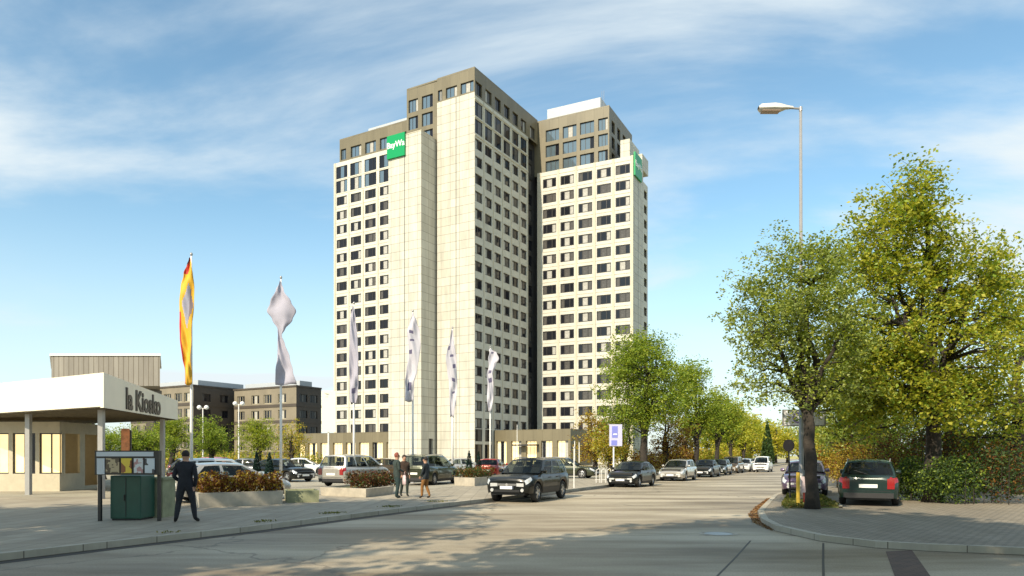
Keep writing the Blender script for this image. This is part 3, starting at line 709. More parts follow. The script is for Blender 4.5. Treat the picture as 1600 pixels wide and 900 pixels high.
def tree(label, loc, trunk_h, trunk_r, lobes, n_leaf, leaf, leafm, seed, group=None, cat='tree', name='street_tree', barkm=None, clumps=70, spread=.34,
         forks=6, sides=8, mats2=None, z=0.0, fork_at=None, lean=(0,0), copies=None, clumpy=.55):
    """lobes: (dx,dy,z,rx,ry,rz,weight) ellipsoids the crown fills, relative to the base"""
    rs = np.random.RandomState(seed); rn = random.Random(seed)
    root = thing(name, label, cat, (loc[0], loc[1], z), 0, group)
    barkm = barkm or M['bark']
    wsum = sum(l[6] for l in lobes); cl = []
    for i in range(clumps):
        k = rn.random()*wsum
        for l in lobes:
            k -= l[6]
            if k <= 0: break
        d = rs.normal(size=3); d /= np.linalg.norm(d); rad = min(1.06, (.25 + .75*rs.random()**.55) * (1 + .10*rs.normal()))
        cl.append((l[0]+d[0]*rad*l[3], l[1]+d[1]*rad*l[4], l[2]+d[2]*rad*l[5]))
    cz = np.mean([c[2] for c in cl])
    tb = MB()
    fk = fork_at or trunk_h
    pts = [(0,0,-.05)]; rr = [trunk_r*1.45]
    for i in range(1, 7):
        t = i/6; pts.append((lean[0]*t + rn.uniform(-1,1)*trunk_r*.25, lean[1]*t + rn.uniform(-1,1)*trunk_r*.25, fk*t)); rr.append(trunk_r*(1.12 - .22*t) if i > 1 else trunk_r*1.12)
    tb.path(pts, rr, sides)
    top = np.array(pts[-1])
    # main limbs
    limbs = []
    order = sorted(cl, key=lambda c: math.atan2(c[1], c[0]))
    for i in range(forks):
        tg = np.array(order[int((i+.5)*len(order)/forks) % len(order)]); tg = tg*.75 + np.array([0,0,cz*.25])
        if i == 0: tg = np.array([lean[0], lean[1], max(c[2] for c in cl)*.93])
        st = top - np.array([0,0,1])*rn.uniform(0, .25)*fk if i else top
        P_ = []; Rr = []
        for k in range(7):
            t = k/6; p = st*(1-t) + tg*t; p[2] += math.sin(math.pi*t)*.12*np.linalg.norm(tg-st)*(.6 if i else 0)
            p += rs.normal(size=3)*np.array([1,1,.4])*.035*np.linalg.norm(tg-st)*math.sin(math.pi*t)
            P_.append(p); Rr.append(trunk_r*(.62 if i else .8)*(1-t)**.8 + trunk_r*.07)
        tb.path(P_, Rr, max(5, sides-2)); limbs.append((P_, Rr))
    nodes = [(p, r_) for P_, Rr in limbs for p, r_ in zip(P_[1:], Rr[1:])]
    ends = []
    for c in cl:
        c = np.array(c); best = min(nodes, key=lambda q: np.linalg.norm(q[0]-c) + (1.5*max(0, q[0][2]-c[2])))
        a = best[0]; r0 = min(best[1]*.75, trunk_r*.30); mid = (a+c)/2 + np.array([0,0,.10*np.linalg.norm(c-a)]) + rs.normal(size=3)*.05*np.linalg.norm(c-a)
        tb.path([a, mid, c], [r0, r0*.6, trunk_r*.035], 4)
        ends.append((a, mid, c))
        for j in range(3):
            q = c + rs.normal(size=3)*np.array([1,1,.8])*spread*1.2; tb.path([mid*.4+c*.6, q], [trunk_r*.05, trunk_r*.015], 3)
    tb.build('trunk', [barkm], root, smooth=True)
    # leaves in small sprays around the twigs
    per = n_leaf // len(ends); C_ = []
    for a, mid, c in ends:
        ns = max(3, per // 14)
        sp = c + np.clip(rs.normal(size=(ns,3)), -1.7, 1.7)*np.array([1,1,.75])*spread*1.6
        t = rs.random(ns)[:,None]; sp = np.where(rs.random(ns)[:,None] < .22, mid*(1-t)+c*t + rs.normal(size=(ns,3))*spread*.8, sp)
        k = rs.randint(0, ns, size=per); C_.append(sp[k] + rs.normal(size=(per,3))*spread*clumpy*np.array([1,1,.7]))
    me = leaf_mesh('crown', np.concatenate(C_), leaf, leafm, rs, mats2=mats2)
    o = bpy.data.objects.new('crown', me); COL.objects.link(o); o.parent = root
    return root

def shrub(name, label, cat, loc, size, n, leaf, leafm, seed, z=0.0, shape='box', ang=0.0, group=None, mats2=None, stems=True, kind=None, lumps=0.0):
    rs = np.random.RandomState(seed); sx, sy, sz = size
    root = thing(name, label, cat, (loc[0], loc[1], z), ang, group)
    if shape == 'box':
        p = rs.random((n,3)); p[:,0] = (p[:,0]-.5)*sx; p[:,1] = (p[:,1]-.5)*sy
        top = sz * (.72 + .28*np.sin(p[:,0]*3.1+seed)*np.cos(p[:,0]*7.3+p[:,1]*5) * (1 if lumps == 0 else lumps)); p[:,2] = top * p[:,2]**.6
    elif shape == 'cone':
        h = 1 - rs.random(n)**.55; a = rs.random(n)*2*math.pi; k = (1-h)**.8 * (1 if True else 0) * (.86 + .14*rs.random(n)); k = np.where(h < .12, k*(.75+2*h), k)
        p = np.stack([np.cos(a)*k*sx/2, np.sin(a)*k*sy/2, h*sz], 1)
    else:
        d = rs.normal(size=(n,3)); d /= np.linalg.norm(d, axis=1)[:,None]; k = (rs.random(n)**.4)[:,None]
        lump = 1 + .16*np.sin(d[:,:1]*5+seed)*np.cos(d[:,1:2]*6)
        p = d*k*lump*np.array([sx/2, sy/2, sz/2]) + np.array([0,0,sz/2])
    me = leaf_mesh('foliage', p, leaf, leafm, rs, flat=.2, mats2=mats2)
    o = bpy.data.objects.new('foliage', me); COL.objects.link(o); o.parent = root
    if stems:
        sm = MB(); rn = random.Random(seed); k = 1 if shape == 'cone' else max(4, int(sx*3))
        for i in range(k):
            x, y = (0, 0) if k == 1 else (rn.uniform(-.45,.45)*sx, rn.uniform(-.4,.4)*sy)
            sm.path([(x,y,-.02), (x+rn.uniform(-.05,.05),y,sz*.4), (x+rn.uniform(-.1,.1)*sx*.2,y,sz*.8)], [.03 if k == 1 else .012, .012, .004], 4)
        sm.build('stem', [M['bark']], root)
    return root
# ------------------------------------------------------------------ people
def cloth(n, c, r=.85): return mat(n, c, r, var=.25, scale=9, bump=.3, bscale=30)
M['skin'] = mat('skin', (.42,.24,.16), .55)
def person(label, loc, rz, H, joints, cols, hair_col, hair='short', z=0.0, bag=None, coat_len=.80, group=None, build_=1.0):
    """joints: positions in a 1.75 m body (x right, y forward, z up); one skinned body with face, fingers; hair a child"""
    k = H/1.75; root = thing('person', label, 'person', (loc[0], loc[1], z), rz, group)
    J = {n: Vector(p)*k for n, p in joints.items()}
    V = []; E = []; Rd = []
    def nd(p, rx, ry=None): V.append(tuple(p)); Rd.append((rx*k*build_, (ry or rx)*k*build_)); return len(V)-1
    def link(*ids):
        for a, b in zip(ids, ids[1:]): E.append((a, b))
    pel = nd(J['pelvis'], .150, .115); wst = nd(J['waist'], .140, .105); ch = nd(J['chest'], .165, .115); up = nd(J['upper'], .135, .09); nk = nd(J['neck'], .055); hd0 = nd(J['chin'], .068,.078); hd1 = nd(J['head'], .078,.098); hd2 = nd(J['crown'], .058,.072)
    link(pel, wst, ch, up, nk, hd0, hd1, hd2)
    for s in 'lr':
        hip = nd(J['hip_'+s], .098); th = nd((J['hip_'+s]*.5+J['knee_'+s]*.5), .085); kn = nd(J['knee_'+s], .062); cf = nd(J['knee_'+s]*.6+J['ankle_'+s]*.4, .060); an = nd(J['ankle_'+s], .042); hl_ = J['toe_'+s]-J['ankle_'+s]
        ft = nd(J['ankle_'+s]*.5+J['toe_'+s]*.5-Vector((0,0,.012)), .045,.036); to = nd(J['toe_'+s], .040,.026); link(pel, hip, th, kn, cf, an, ft, to)
        sh = nd(J['sho_'+s], .066); ua = nd(J['sho_'+s]*.5+J['elb_'+s]*.5, .054); el = nd(J['elb_'+s], .045); fa = nd(J['elb_'+s]*.5+J['wri_'+s]*.5, .040); wr = nd(J['wri_'+s], .027); link(up, sh, ua, el, fa, wr)
        d = (J['wri_'+s]-J['elb_'+s]).normalized(); pm_ = nd(J['wri_'+s]+d*.055*k, .036,.020); link(wr, pm_)
    me = bpy.data.meshes.new('sk'); me.from_pydata(V, E, []); o = bpy.data.objects.new('sk', me); COL.objects.link(o)
    md = o.modifiers.new('s', 'SKIN'); md.use_smooth_shade = True; sv = me.skin_vertices[0].data
    for i, r_ in enumerate(Rd): sv[i].radius = r_
    for i in range(len(V)): sv[i].use_root = (i == 0)
    sb = o.modifiers.new('u', 'SUBSURF'); sb.levels = 2; sb.render_levels = 2
    bpy.context.view_layer.update(); ev = o.evaluated_get(bpy.context.evaluated_depsgraph_get()); bm_ = bpy.data.meshes.new_from_object(ev)
    bpy.data.objects.remove(o)
    mb = MB(); mb.v = [tuple(v.co) for v in bm_.vertices]; mb.f = [tuple(p.vertices) for p in bm_.polygons]
    hipz = coat_len*k
    wl, wrr = J['wri_l'], J['wri_r']
    for p in bm_.polygons:
        c = p.center; 
        dh = min((c-wl).length, (c-wrr).length)
        dk = min((c-J['elb_l']).length + 0, (c-J['elb_r']).length)
        if c.z > J['neck'].z + .0*k and (c - J['head']).length < .24*k: m_ = 3
        elif dh < .11*k and ((c-wl).dot(wl-J['elb_l']) > 0 if (c-wl).length < (c-wrr).length else (c-wrr).dot(wrr-J['elb_r']) > 0): m_ = 3
        elif c.z < .10*k: m_ = 2
        elif c.z < hipz and min((c-J['elb_l']).length, (c-J['elb_r']).length, dh) > .16*k: m_ = 1
        else: m_ = 0
        mb.m.append(m_)
    # fingers, thumb, nose, ears, eyes
    for s in 'lr':
        d = (J['wri_'+s]-J['elb_'+s]).normalized(); sd = Vector((0,1,0)); sd = (sd - d*sd.dot(d)).normalized(); inn = d.cross(sd) * (1 if s == 'l' else -1)
        base = J['wri_'+s] + d*.082*k
        for i, ln in enumerate((.068,.078,.072,.055)):
            b0 = base + sd*(.026-.017*i)*k; p1 = b0 + d*ln*.45*k; p2 = p1 + (d*.8+inn*.5)*ln*.33*k; p3 = p2 + (d*.45+inn*.8)*ln*.25*k
            mb.path([b0-d*.02*k, b0, p1, p2, p3], [.0085*k,.0088*k,.0082*k,.0075*k,.005*k], 6, 3)
        t0 = J['wri_'+s] + d*.035*k + sd*.022*k; t1 = t0 + (sd*.8+d*.6)*.035*k; t2 = t1 + (d*.9+inn*.35)*.028*k
        mb.path([t0, t1, t2], [.011*k,.0095*k,.006*k], 6, 3)
    fw = Vector(joints.get('look', (0,1,0))).normalized(); rt = fw.cross(Vector((0,0,1))).normalized(); hc = J['head']
    n0 = hc + fw*.090*k + Vector((0,0,.005*k)); mb.path([n0+Vector((0,0,.025*k)), n0+fw*.012*k, n0+fw*.022*k-Vector((0,0,.022*k)), n0-Vector((0,0,.03*k))], [.008*k,.010*k,.013*k,.007*k], 6, 3)
    for s in (-1, 1):
        e0 = hc + rt*s*.076*k - fw*.005*k; mb.path([e0-Vector((0,0,.028*k)), e0+rt*s*.012*k, e0+Vector((0,0,.026*k))], [.006*k,.014*k,.007*k], 6, 3)
        e1 = hc + rt*s*.030*k + fw*.083*k + Vector((0,0,.018*k)); mb.path([e1-rt*.012*k, e1+fw*.004*k, e1+rt*.012*k], [.003*k,.007*k,.003*k], 6, 4)
    m1 = hc + fw*.086*k - Vector((0,0,.048*k)); mb.path([m1-rt*.022*k, m1+fw*.004*k, m1+rt*.022*k], [.003*k,.007*k,.003*k], 6, 5)
    cm = [cloth('cloth', c) for c in cols]
    mb.build('body', [cm[0], cm[1], cm[2], M['skin'], M['dark'], mat('lips', (.35,.12,.10), .5)], root, smooth=True)
    # hair cap
    hm = MB(); g = []; n = 14
    low = -.35 if hair == 'short' else -.85
    for i in range(9):
        ph = math.pi/2 - (math.pi/2 - low) * i/8
        row = []
        for j in range(n+1):
            th = 2*math.pi*j/n; d = rt*math.cos(th)*math.cos(ph) + fw*math.sin(th)*math.cos(ph) + Vector((0,0,1))*math.sin(ph)
            front = max(0, d.dot(fw)); rad = Vector((0,0,0)) + d
            sc = .104 if d.z > .0 else .098
            lim = 1.0
            pz = d*sc*k; pz = Vector((pz.x*.90, pz.y*1.06, pz.z*1.16)) if abs(fw.y) > .7 else Vector((pz.x*1.06, pz.y*.90, pz.z*1.16))
            if front > .45 and ph < .75: pz *= .80
            row.append(hc + pz + Vector((0,0,.022*k)) - fw*.008*k)
        g.append(row)
    hm.grid(g); hm.build('hair', [mat('hair', hair_col, .8, var=.3, scale=30)], root, smooth=True)
    return root, J, k
def pose(**kw):
    j = dict(pelvis=(0,0,.95), waist=(0,.0,1.08), chest=(0,-.005,1.24), upper=(0,-.01,1.40), neck=(0,0,1.495), chin=(0,.02,1.565), head=(0,.012,1.635), crown=(0,.0,1.70),
      hip_l=(-.095,0,.90), knee_l=(-.11,.02,.50), ankle_l=(-.115,-.02,.085), toe_l=(-.13,.13,.03), hip_r=(.095,0,.90), knee_r=(.11,.02,.50), ankle_r=(.115,-.02,.085), toe_r=(.13,.13,.03),
      sho_l=(-.185,-.01,1.40), elb_l=(-.235,-.03,1.12), wri_l=(-.225,.04,.88), sho_r=(.185,-.01,1.40), elb_r=(.235,-.03,1.12), wri_r=(.225,.04,.88))
    j.update(kw); return j
SHADE = [(-5.2,-6.5,7,19,4.2),(4.5,-8,7,18,4.2),(-13.6,7.6,6,16,3.4),(-2.6,.8,9,19,3.8),(-12.8,4.0,6,14.5,3.8),(-15.2,-3.0,6,15,3.8),(-4.8,-.5,7.5,15.5,3.9),(2.2,-2.2,7.5,15,3.8),(-19,9.5,5.5,12,3.2),(9.5,-2.5,7.5,14.5,3.8)]
CLOUD_SEED = 8.3
SKYTINT = (1.5,1.72,1.52,1)
CLOUDCOL = (6.3,7.0,7.3,1)
# ------------------------------------------------------------------ ground, road, pavements
def groundmat(name, c1, c2, scale, rough, speck=0.0, bump=.25, shade_streak=False, blotch=.25):
    m, nt, b = newmat(name); N = nt.nodes; L = nt.links; tc = N.new('ShaderNodeTexCoord')
    n = N.new('ShaderNodeTexNoise'); n.inputs['Scale'].default_value = scale; n.inputs['Detail'].default_value = 9; n.inputs['Roughness'].default_value = .62
    mp = N.new('ShaderNodeMapping'); mp.inputs['Rotation'].default_value = (0, 0, R(8)); 
    if shade_streak: mp.inputs['Scale'].default_value = (.35, 1.5, 1)  # stretched into cross bands that imitate dappled sun and shade
    L.new(tc.outputs['Object'], mp.inputs['Vector']); L.new(mp.outputs['Vector'], n.inputs['Vector'])
    cr = N.new('ShaderNodeMix'); cr.data_type = 'RGBA'; r = N.new('ShaderNodeMapRange'); r.inputs['From Min'].default_value = .36; r.inputs['From Max'].default_value = .64
    L.new(n.outputs['Fac'], r.inputs['Value']); L.new(r.outputs['Result'], cr.inputs['Factor']); cr.inputs['A'].default_value = (*c1, 1); cr.inputs['B'].default_value = (*c2, 1)
    n2 = N.new('ShaderNodeTexNoise'); n2.inputs['Scale'].default_value = 38; n2.inputs['Detail'].default_value = 3; L.new(tc.outputs['Object'], n2.inputs['Vector'])
    r2 = N.new('ShaderNodeMapRange'); r2.inputs['From Min'].default_value = .3; r2.inputs['From Max'].default_value = .7; r2.inputs['To Min'].default_value = 1-blotch; r2.inputs['To Max'].default_value = 1+blotch
    L.new(n2.outputs['Fac'], r2.inputs['Value']); s = N.new('ShaderNodeVectorMath'); s.operation = 'SCALE'; L.new(cr.outputs['Result'], s.inputs[0]); L.new(r2.outputs['Result'], s.inputs['Scale'])
    # cracks
    v = N.new('ShaderNodeTexVoronoi'); v.feature = 'DISTANCE_TO_EDGE'; v.inputs['Scale'].default_value = .22; dn = N.new('ShaderNodeTexNoise'); dn.inputs['Scale'].default_value = 1.5; dn.inputs['Detail'].default_value = 6
    L.new(tc.outputs['Object'], dn.inputs['Vector']); ad = N.new('ShaderNodeMix'); ad.data_type = 'VECTOR'; ad.inputs['Factor'].default_value = .5
    L.new(tc.outputs['Object'], ad.inputs['A']); L.new(dn.outputs['Color'], ad.inputs['B']); L.new(ad.outputs['Result'], v.inputs['Vector'])
    r3 = N.new('ShaderNodeMapRange'); r3.inputs['From Min'].default_value = .0; r3.inputs['From Max'].default_value = .006; r3.inputs['To Min'].default_value = 1-speck; r3.inputs['To Max'].default_value = 1
    L.new(v.outputs['Distance'], r3.inputs['Value']); s2 = N.new('ShaderNodeVectorMath'); s2.operation = 'SCALE'; L.new(s.outputs['Vector'], s2.inputs[0]); L.new(r3.outputs['Result'], s2.inputs['Scale'])
    L.new(s2.outputs['Vector'], b.inputs['Base Color'])
    rr = N.new('ShaderNodeMapRange'); rr.inputs['To Min'].default_value = rough-.12; rr.inputs['To Max'].default_value = min(1, rough+.15); L.new(n.outputs['Fac'], rr.inputs['Value']); L.new(rr.outputs['Result'], b.inputs['Roughness'])
    bp = N.new('ShaderNodeBump'); bp.inputs['Strength'].default_value = bump; bp.inputs['Distance'].default_value = .01; L.new(n2.outputs['Fac'], bp.inputs['Height']); L.new(bp.outputs['Normal'], b.inputs['Normal'])
    return m
M['road'] = groundmat('asphalt', (.15,.112,.066), (.46,.40,.295), .30, .60, speck=.5, shade_streak=True)  # brown and pale tones paint tree shade and sun streaks into the asphalt
M['pave'] = panelmat('paving_slabs', (.38,.335,.255), (.32,.275,.205), (.20,.18,.14), .5, .5, .012, .75, stain=.3)
M['lot'] = groundmat('parking_asphalt', (.29,.26,.20), (.38,.35,.27), .3, .8)
M['sett'] = panelmat('stone_setts', (.33,.285,.22), (.26,.22,.165), (.09,.085,.075), .20, .12, .010, .8, offset=.5, stain=.3)
M['kerb'] = panelmat('kerb_stone', (.47,.43,.35), (.40,.36,.28), (.15,.13,.1), 1.0, .5, .01, .8, stain=.3)
M['soil'] = groundmat('verge_soil', (.10,.085,.04), (.13,.15,.04), 1.2, .95, bump=.6)
M['field'] = groundmat('glow_grass', (.46,.38,.13), (.34,.33,.09), .08, .95)  # grass lightened so its colour carries the golden glow at the street's end
M['tar'] = mat('tar_joint', (.045,.04,.035), .6)
M['brickpave'] = panelmat('brown_pavers', (.13,.08,.06), (.09,.06,.05), (.05,.04,.03), .22, .11, .01, .8, offset=.5)
M['grassblade'] = leafmat('grass_blade', (.08,.10,.02), (.13,.14,.03), (.22,.19,.06))
M['litter'] = leafmat('leaf_litter', (.16,.06,.02), (.24,.11,.03), (.30,.20,.08), .1)

def sheet(name, pts, z, m, thick=0.0, kind='structure'):
    mb = MB()
    if thick: mb.prism(pts, z-thick, z)
    else: mb.poly([(x, y, z) for x, y in pts])
    return tag(mb.build(name, [m]), kind=kind)
sheet('ground', [(-1500,-300),(1500,-300),(1500,2500),(-1500,2500)], -.03, M['field'])
sheet('road', [(-60,-40),(90,-40),(90,14),(100,140),(300,420),(180,420),(-60,40)], 0, M['road'])
KL = [(-16,-40),(-14,-3),(-11.0,6.5),(-7.6,13.2),(-6,16.1),(-4.17,20.2),(-1.9,25.0),(-.35,28.0),(1.6,32),(3.6,36.2),(5.4,40),(10.2,50),(17.2,65),(60,155),(150,345)]
sheet('pavement', KL + [(-60,345),(-200,345),(-200,-40)], .12, M['pave'], .12)
lot = [(-70,30.5),(-13.5,27.5),(-9.4,27.6),(-4.3,33.5),(-1.0,41.5),(3.6,44.6),(8.6,57),(14,70),(14,113),(-25,128),(-90,150),(-90,30)]
sheet('car_park', lot, .124, M['lot'])
KR = [(30,7.5),(16,10.4),(8.8,12.5),(7.47,13.0),(6.8,13.4),(6.26,14.4),(6.1,16.3),(6.42,18.1),(7.2,20.7),(8.19,23.1),(10.7,29.1),(16,39.6),(26,58.5),(75,156),(160,330)]
sheet('near_pavement', [(-10,-40),(-8.5,2.6),(-7,3.4),(60,3.4),(60,-40)], .12, M['pave'], .12)
sheet('sett_pavement', KR + [(300,330),(300,7.5)], .12, M['sett'], .12)
def strip(name, line, w, z0, z1, m, side=1):
    mb = MB(); n = len(line); off = []
    for i, p in enumerate(line):
        a = Vector(line[max(i-1,0)]); b = Vector(line[min(i+1,n-1)]); d = (b-a).normalized(); nn = Vector((d.y, -d.x))*side*w; off.append((p[0]+nn.x, p[1]+nn.y))
    for i in range(n-1):
        a, b, c, d = line[i], line[i+1], off[i+1], off[i]
        mb.quad((*a,z1),(*b,z1),(*c,z1),(*d,z1)); mb.quad((*d,z0),(*c,z0),(*c,z1),(*d,z1)); mb.quad((*a,z0),(*a,z1),(*b,z1),(*b,z0))
    return tag(mb.build(name, [m]), kind='structure')
def dense(line, step=1.0):
    out = []
    for a, b in zip(line, line[1:]):
        n = max(1, int(math.dist(a, b)/step)) if math.dist(a, b) < 30 else 4
        for i in range(n): out.append((lerp_(a[0],b[0],i/n), lerp_(a[1],b[1],i/n)))
    return out + [line[-1]]
def lerp_(a, b, t): return a + (b-a)*t
strip('kerb', dense(KL), .16, 0.0, .128, M['kerb'], 1)
strip('kerb', dense(KR), .16, 0.0, .128, M['kerb'], -1)
strip('gutter', dense([(x+.16*1, y) for x, y in KL]), .30, -.01, .006, M['tar'], 1).hide_render = False
# tree island verge, strips of planting
isl = [(8.15,21.6),(8.45,22.7),(10.9,28.6),(12.1,28.4),(10.2,22.6),(9.9,21.9)]
sheet('verge', isl, .15, M['soil'], .028)
strip('verge_kerb', [(9.9,21.9),(10.2,22.6),(12.1,28.4)], .10, .12, .165, M['kerb'], 1)
sheet('grass_verge', [(29,63),(80,158),(210,158),(210,63)], .126, M['field'])
sheet('grass_verge', [(14.6,62.5),(52,141),(20,160),(13,90)], .126, M['soil'])
# joints and the paver patch in the foreground road
def px(x, y, z=0.0): return gnd(x, y, z)
def stripe(pxs, w, name, m):
    pts = [px(*p) for p in pxs]; strip(name, pts, w, .0, .005, m, 1)
stripe([(1288,849),(1288,875),(1289,905)], .035, 'road_joint', M['tar'])
stripe([(1174,845),(1150,872),(1118,905)], .03, 'road_joint', M['tar'])
sheet('paver_patch', [px(1384,862), px(1425,860), px(1462,912), px(1402,912)], .005, M['brickpave'])
mb = MB(); cx_, cy_ = px(1122,834); mb.lathe([(0,.007),(.30,.007),(.31,.004)], 'z', 28, c=(cx_,cy_,0)); mb.lathe([(.34,.006),(.42,.006)], 'z', 28, 1, c=(cx_,cy_,0))
tag(mb.build('road_cover', [M['steel'], M['kerb']]), kind='structure')
# low walls of the sett area continue out of frame
rs = np.random.RandomState(3)
def scatter_in(poly, n, z, zj=.02):
    xs = [p[0] for p in poly]; ys = [p[1] for p in poly]; out = []
    while len(out) < n:
        x, y = rs.uniform(min(xs), max(xs)), rs.uniform(min(ys), max(ys)); ins = False
        for i in range(len(poly)):
            (x1,y1),(x2,y2) = poly[i], poly[i-1]
            if (y1 > y) != (y2 > y) and x < (x2-x1)*(y-y1)/(y2-y1)+x1: ins = not ins
        if ins: out.append((x, y, z + rs.random()*zj))
    return out
me = leaf_mesh('fallen_leaves', scatter_in(isl, 1500, .155, .03), .07, M['litter'], rs, flat=3)
o = bpy.data.objects.new('fallen_leaves', me); COL.objects.link(o); o['kind'] = 'stuff'
gp = scatter_in(isl, 3500, .16, .08); me = leaf_mesh('grass', gp, .08, M['grassblade'], rs, flat=-.3)
o = bpy.data.objects.new('grass', me); COL.objects.link(o); o['kind'] = 'stuff'
gk = [(-7.9,12.6),(-6.35,15.9),(-4.5,20.2),(-2.2,25.0),(-2.7,25.2),(-4.95,20.4),(-6.6,16.1),(-8.1,12.8)]
me = leaf_mesh('grass', [q for q in scatter_in(gk, 2400, .125, .03) if math.sin(q[1]*2.3)+math.sin(q[1]*5.1+1) > 1.2], .045, M['grassblade'], rs, flat=-.2)
o = bpy.data.objects.new('grass', me); COL.objects.link(o); o['kind'] = 'stuff'
gut = [(x-.28, y) for x, y in KR[7:11]] + [(x+.02, y) for x, y in KR[7:11]][::-1]
gut = [(5.85,16.3),(6.1,18.3),(6.8,20.8),(7.8,23.3),(10.0,28.4),(10.55,29),(8.15,23.2),(7.15,20.8),(6.4,18.1),(6.05,16.5)]
me = leaf_mesh('leaf_litter', scatter_in(gut, 2600, .006, .02), .065, M['litter'], rs, flat=3)
o = bpy.data.objects.new('leaf_litter', me); COL.objects.link(o); o['kind'] = 'stuff'
# ------------------------------------------------------------------ distant office blocks
M['office'] = mat('office_cladding', (.205,.175,.125), .6, var=.12, scale=.3)
M['office_dark'] = mat('office_brown_and_shade', (.065,.052,.04), .6, var=.12, scale=.3)  # brown of bands and roof, plus shade painted on the offices' side faces
M['frame_cream'] = mat('cream_frame', (.42,.38,.27), .5)
def office(label, Cx, Cy, la, lb, top, cols_a, cols_b, seed, roof_h=1.6):
    rn = random.Random(seed); root = thing('office_building', label, 'office building', (Cx, Cy, 0), 0, None); C = Vector((Cx, Cy))
    wl = MB(); bd = MB(); rows = [top - 2.5 - 3.7*i for i in range(4)]
    oa = [(c-1.3, c+1.3, z-1.05, z+1.05) for c in cols_a for z in rows]; ob = [(c-1.2, c+1.2, z-.9, z+.9) for c in cols_b for z in rows]
    facade(wl, C + A*la, -A, B, la, 0, top, oa, 0, .3); facade(wl, C, B, A, lb, 0, top, ob, 1, .3)  # lit front gets the cladding, side face the dark colour as painted shade
    P = [C, C+A*la, C+A*la+B*lb, C+B*lb]
    wl.quad(tuple(P[2])+(0,), tuple(P[1])+(0,), tuple(P[1])+(top,), tuple(P[2])+(top,)); wl.quad(tuple(P[3])+(0,), tuple(P[2])+(0,), tuple(P[2])+(top,), tuple(P[3])+(top,))
    for z in rows:
        bd.obox(C + A*la - B*.12, -A, B, la+.1, .117, z-2.0, z-1.35, 0); bd.obox(C - A*.12 + B*.0, B, A, lb, .117, z-2.0, z-1.35, 1)
    wl.build('wall', [M['office'], M['office_dark']], root, world=True); bd.build('band', [M['office_dark'], M['office_dark']], root, world=True)
    rf = MB(); rf.poly([tuple(p)+(top-.02,) for p in P]); rf.obox(C + A*(la+.2) - B*.2, -A, B, la+.4, .5, top-.01, top+.35); rf.obox(C - A*.2 + B*.31, B, A, lb-.3, .5, top-.01, top+.33)
    r_ = rf.build('roof', [M['office_dark']], root, world=True)
    ph = MB(); ph.obox(C + A*(la-1.5) + B*2, -A, B, la-2.5, lb-4, top, top+roof_h); ph.build('plant_screen', [M['plant']], root, world=True)
    for ops, O, u, w, wm in ((oa, C + A*la, -A, B, 1), (ob, C, B, A, 0)):
        meshes = {}
        for (a0,a1,z0,z1) in ops:
            v = rn.choice([(1,1,3),(3,1,1),(1,3,1),(1,2,1)]); key = (v, wm)
            if key not in meshes: meshes[key] = window_mb(a1-a0, z1-z0, (.33,.66), v, .12).mesh('window', wmats(M['frame_cream'] if wm else M['frame']))
            o = bpy.data.objects.new('window', meshes[key]); COL.objects.link(o); o.parent = root; q = O + u*((a0+a1)/2) + w*.2
            o.location = (q.x-Cx, q.y-Cy, (z0+z1)/2); o.rotation_euler = (0,0,math.atan2(u.y,u.x))
office('brown office block with cream window frames just left of the tower', at(463,165), 165, 21, 7.8, hz(604,165), (2.4, 7.4, 11.6, 16.4, 19.5)[:4], (2.2,5.4), 1)
office('dark office block behind the german flag pole beside the kiosk roof', at(302,168), 168, 24, 17, hz(603,168), (2.5,6.5,10.5,14.5,18.5,22), (3.5,8.5,13.5), 2)

# long low building far at the left, on a pier: boarded upper block
root = thing('raised_block', 'grey brown board clad block raised on a pier behind the kiosk roof', 'building', (at(200,62), 62, 0))
mb = MB(); x0, x1 = at(92,62), at(250,61); mb.prism([(x0,61),(x1,61),(x1*70/61,70),(x0*70/61,70)], hz(603,61), hz(556,61))
M['boards'] = panelmat('weathered_boards', (.27,.25,.215), (.22,.20,.17), (.13,.11,.08), .42, 30, .03, .8, stain=.25)
mb.build('wall', [M['boards']], root, world=True)
mb = MB(); mb.prism([(x0-.1,60.9),(x1+.1,60.9),(x1*70/61+.1,70.1),(x0*70/61-.1,70.1)], hz(556,61)+.003, hz(553,61)); mb.build('roof', [M['white']], root, world=True)
for a_, b_ in ((228,240),(120,133)):
    mb = MB(); mb.box(at(a_,64), at(b_,64), 64, 65.5, 0, hz(603,61)-.003); mb.build('pier', [M['office_dark']], root, world=True)

# ------------------------------------------------------------------ kiosk with the slanting canopy
N_ = Vector((at(162,25), 25)); Fp = Vector((at(278,36), 36)); kd = (Fp-N_).normalized(); kl = (Fp-N_).length; kn = Vector((kd.y, -kd.x))
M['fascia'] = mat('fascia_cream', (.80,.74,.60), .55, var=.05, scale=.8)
M['soffit'] = mat('soffit_slats', (.12,.10,.06), .7, var=.2)
root = thing('kiosk', 'open kiosk under a deep cream canopy with dark lettering', 'kiosk', (N_.x, N_.y, .12))
zb0, zb1, zt0, zt1 = hz(637,25), hz(656,36), hz(582,25), hz(626,36)
SD = Vector((-12.5, 7.5)); W_ = N_ + SD; Fw = Fp + SD; sdn = SD.normalized()
mb = MB(); Pq = [N_, Fp, Fw, W_]; zb = [zb0, zb1, zb1, zb0]; zt = [zt0, zt1, zt1, zt0]
for i in range(4):
    j = (i+1) % 4; mb.quad(tuple(Pq[i])+(zb[i],), tuple(Pq[j])+(zb[j],), tuple(Pq[j])+(zt[j],), tuple(Pq[i])+(zt[i],))
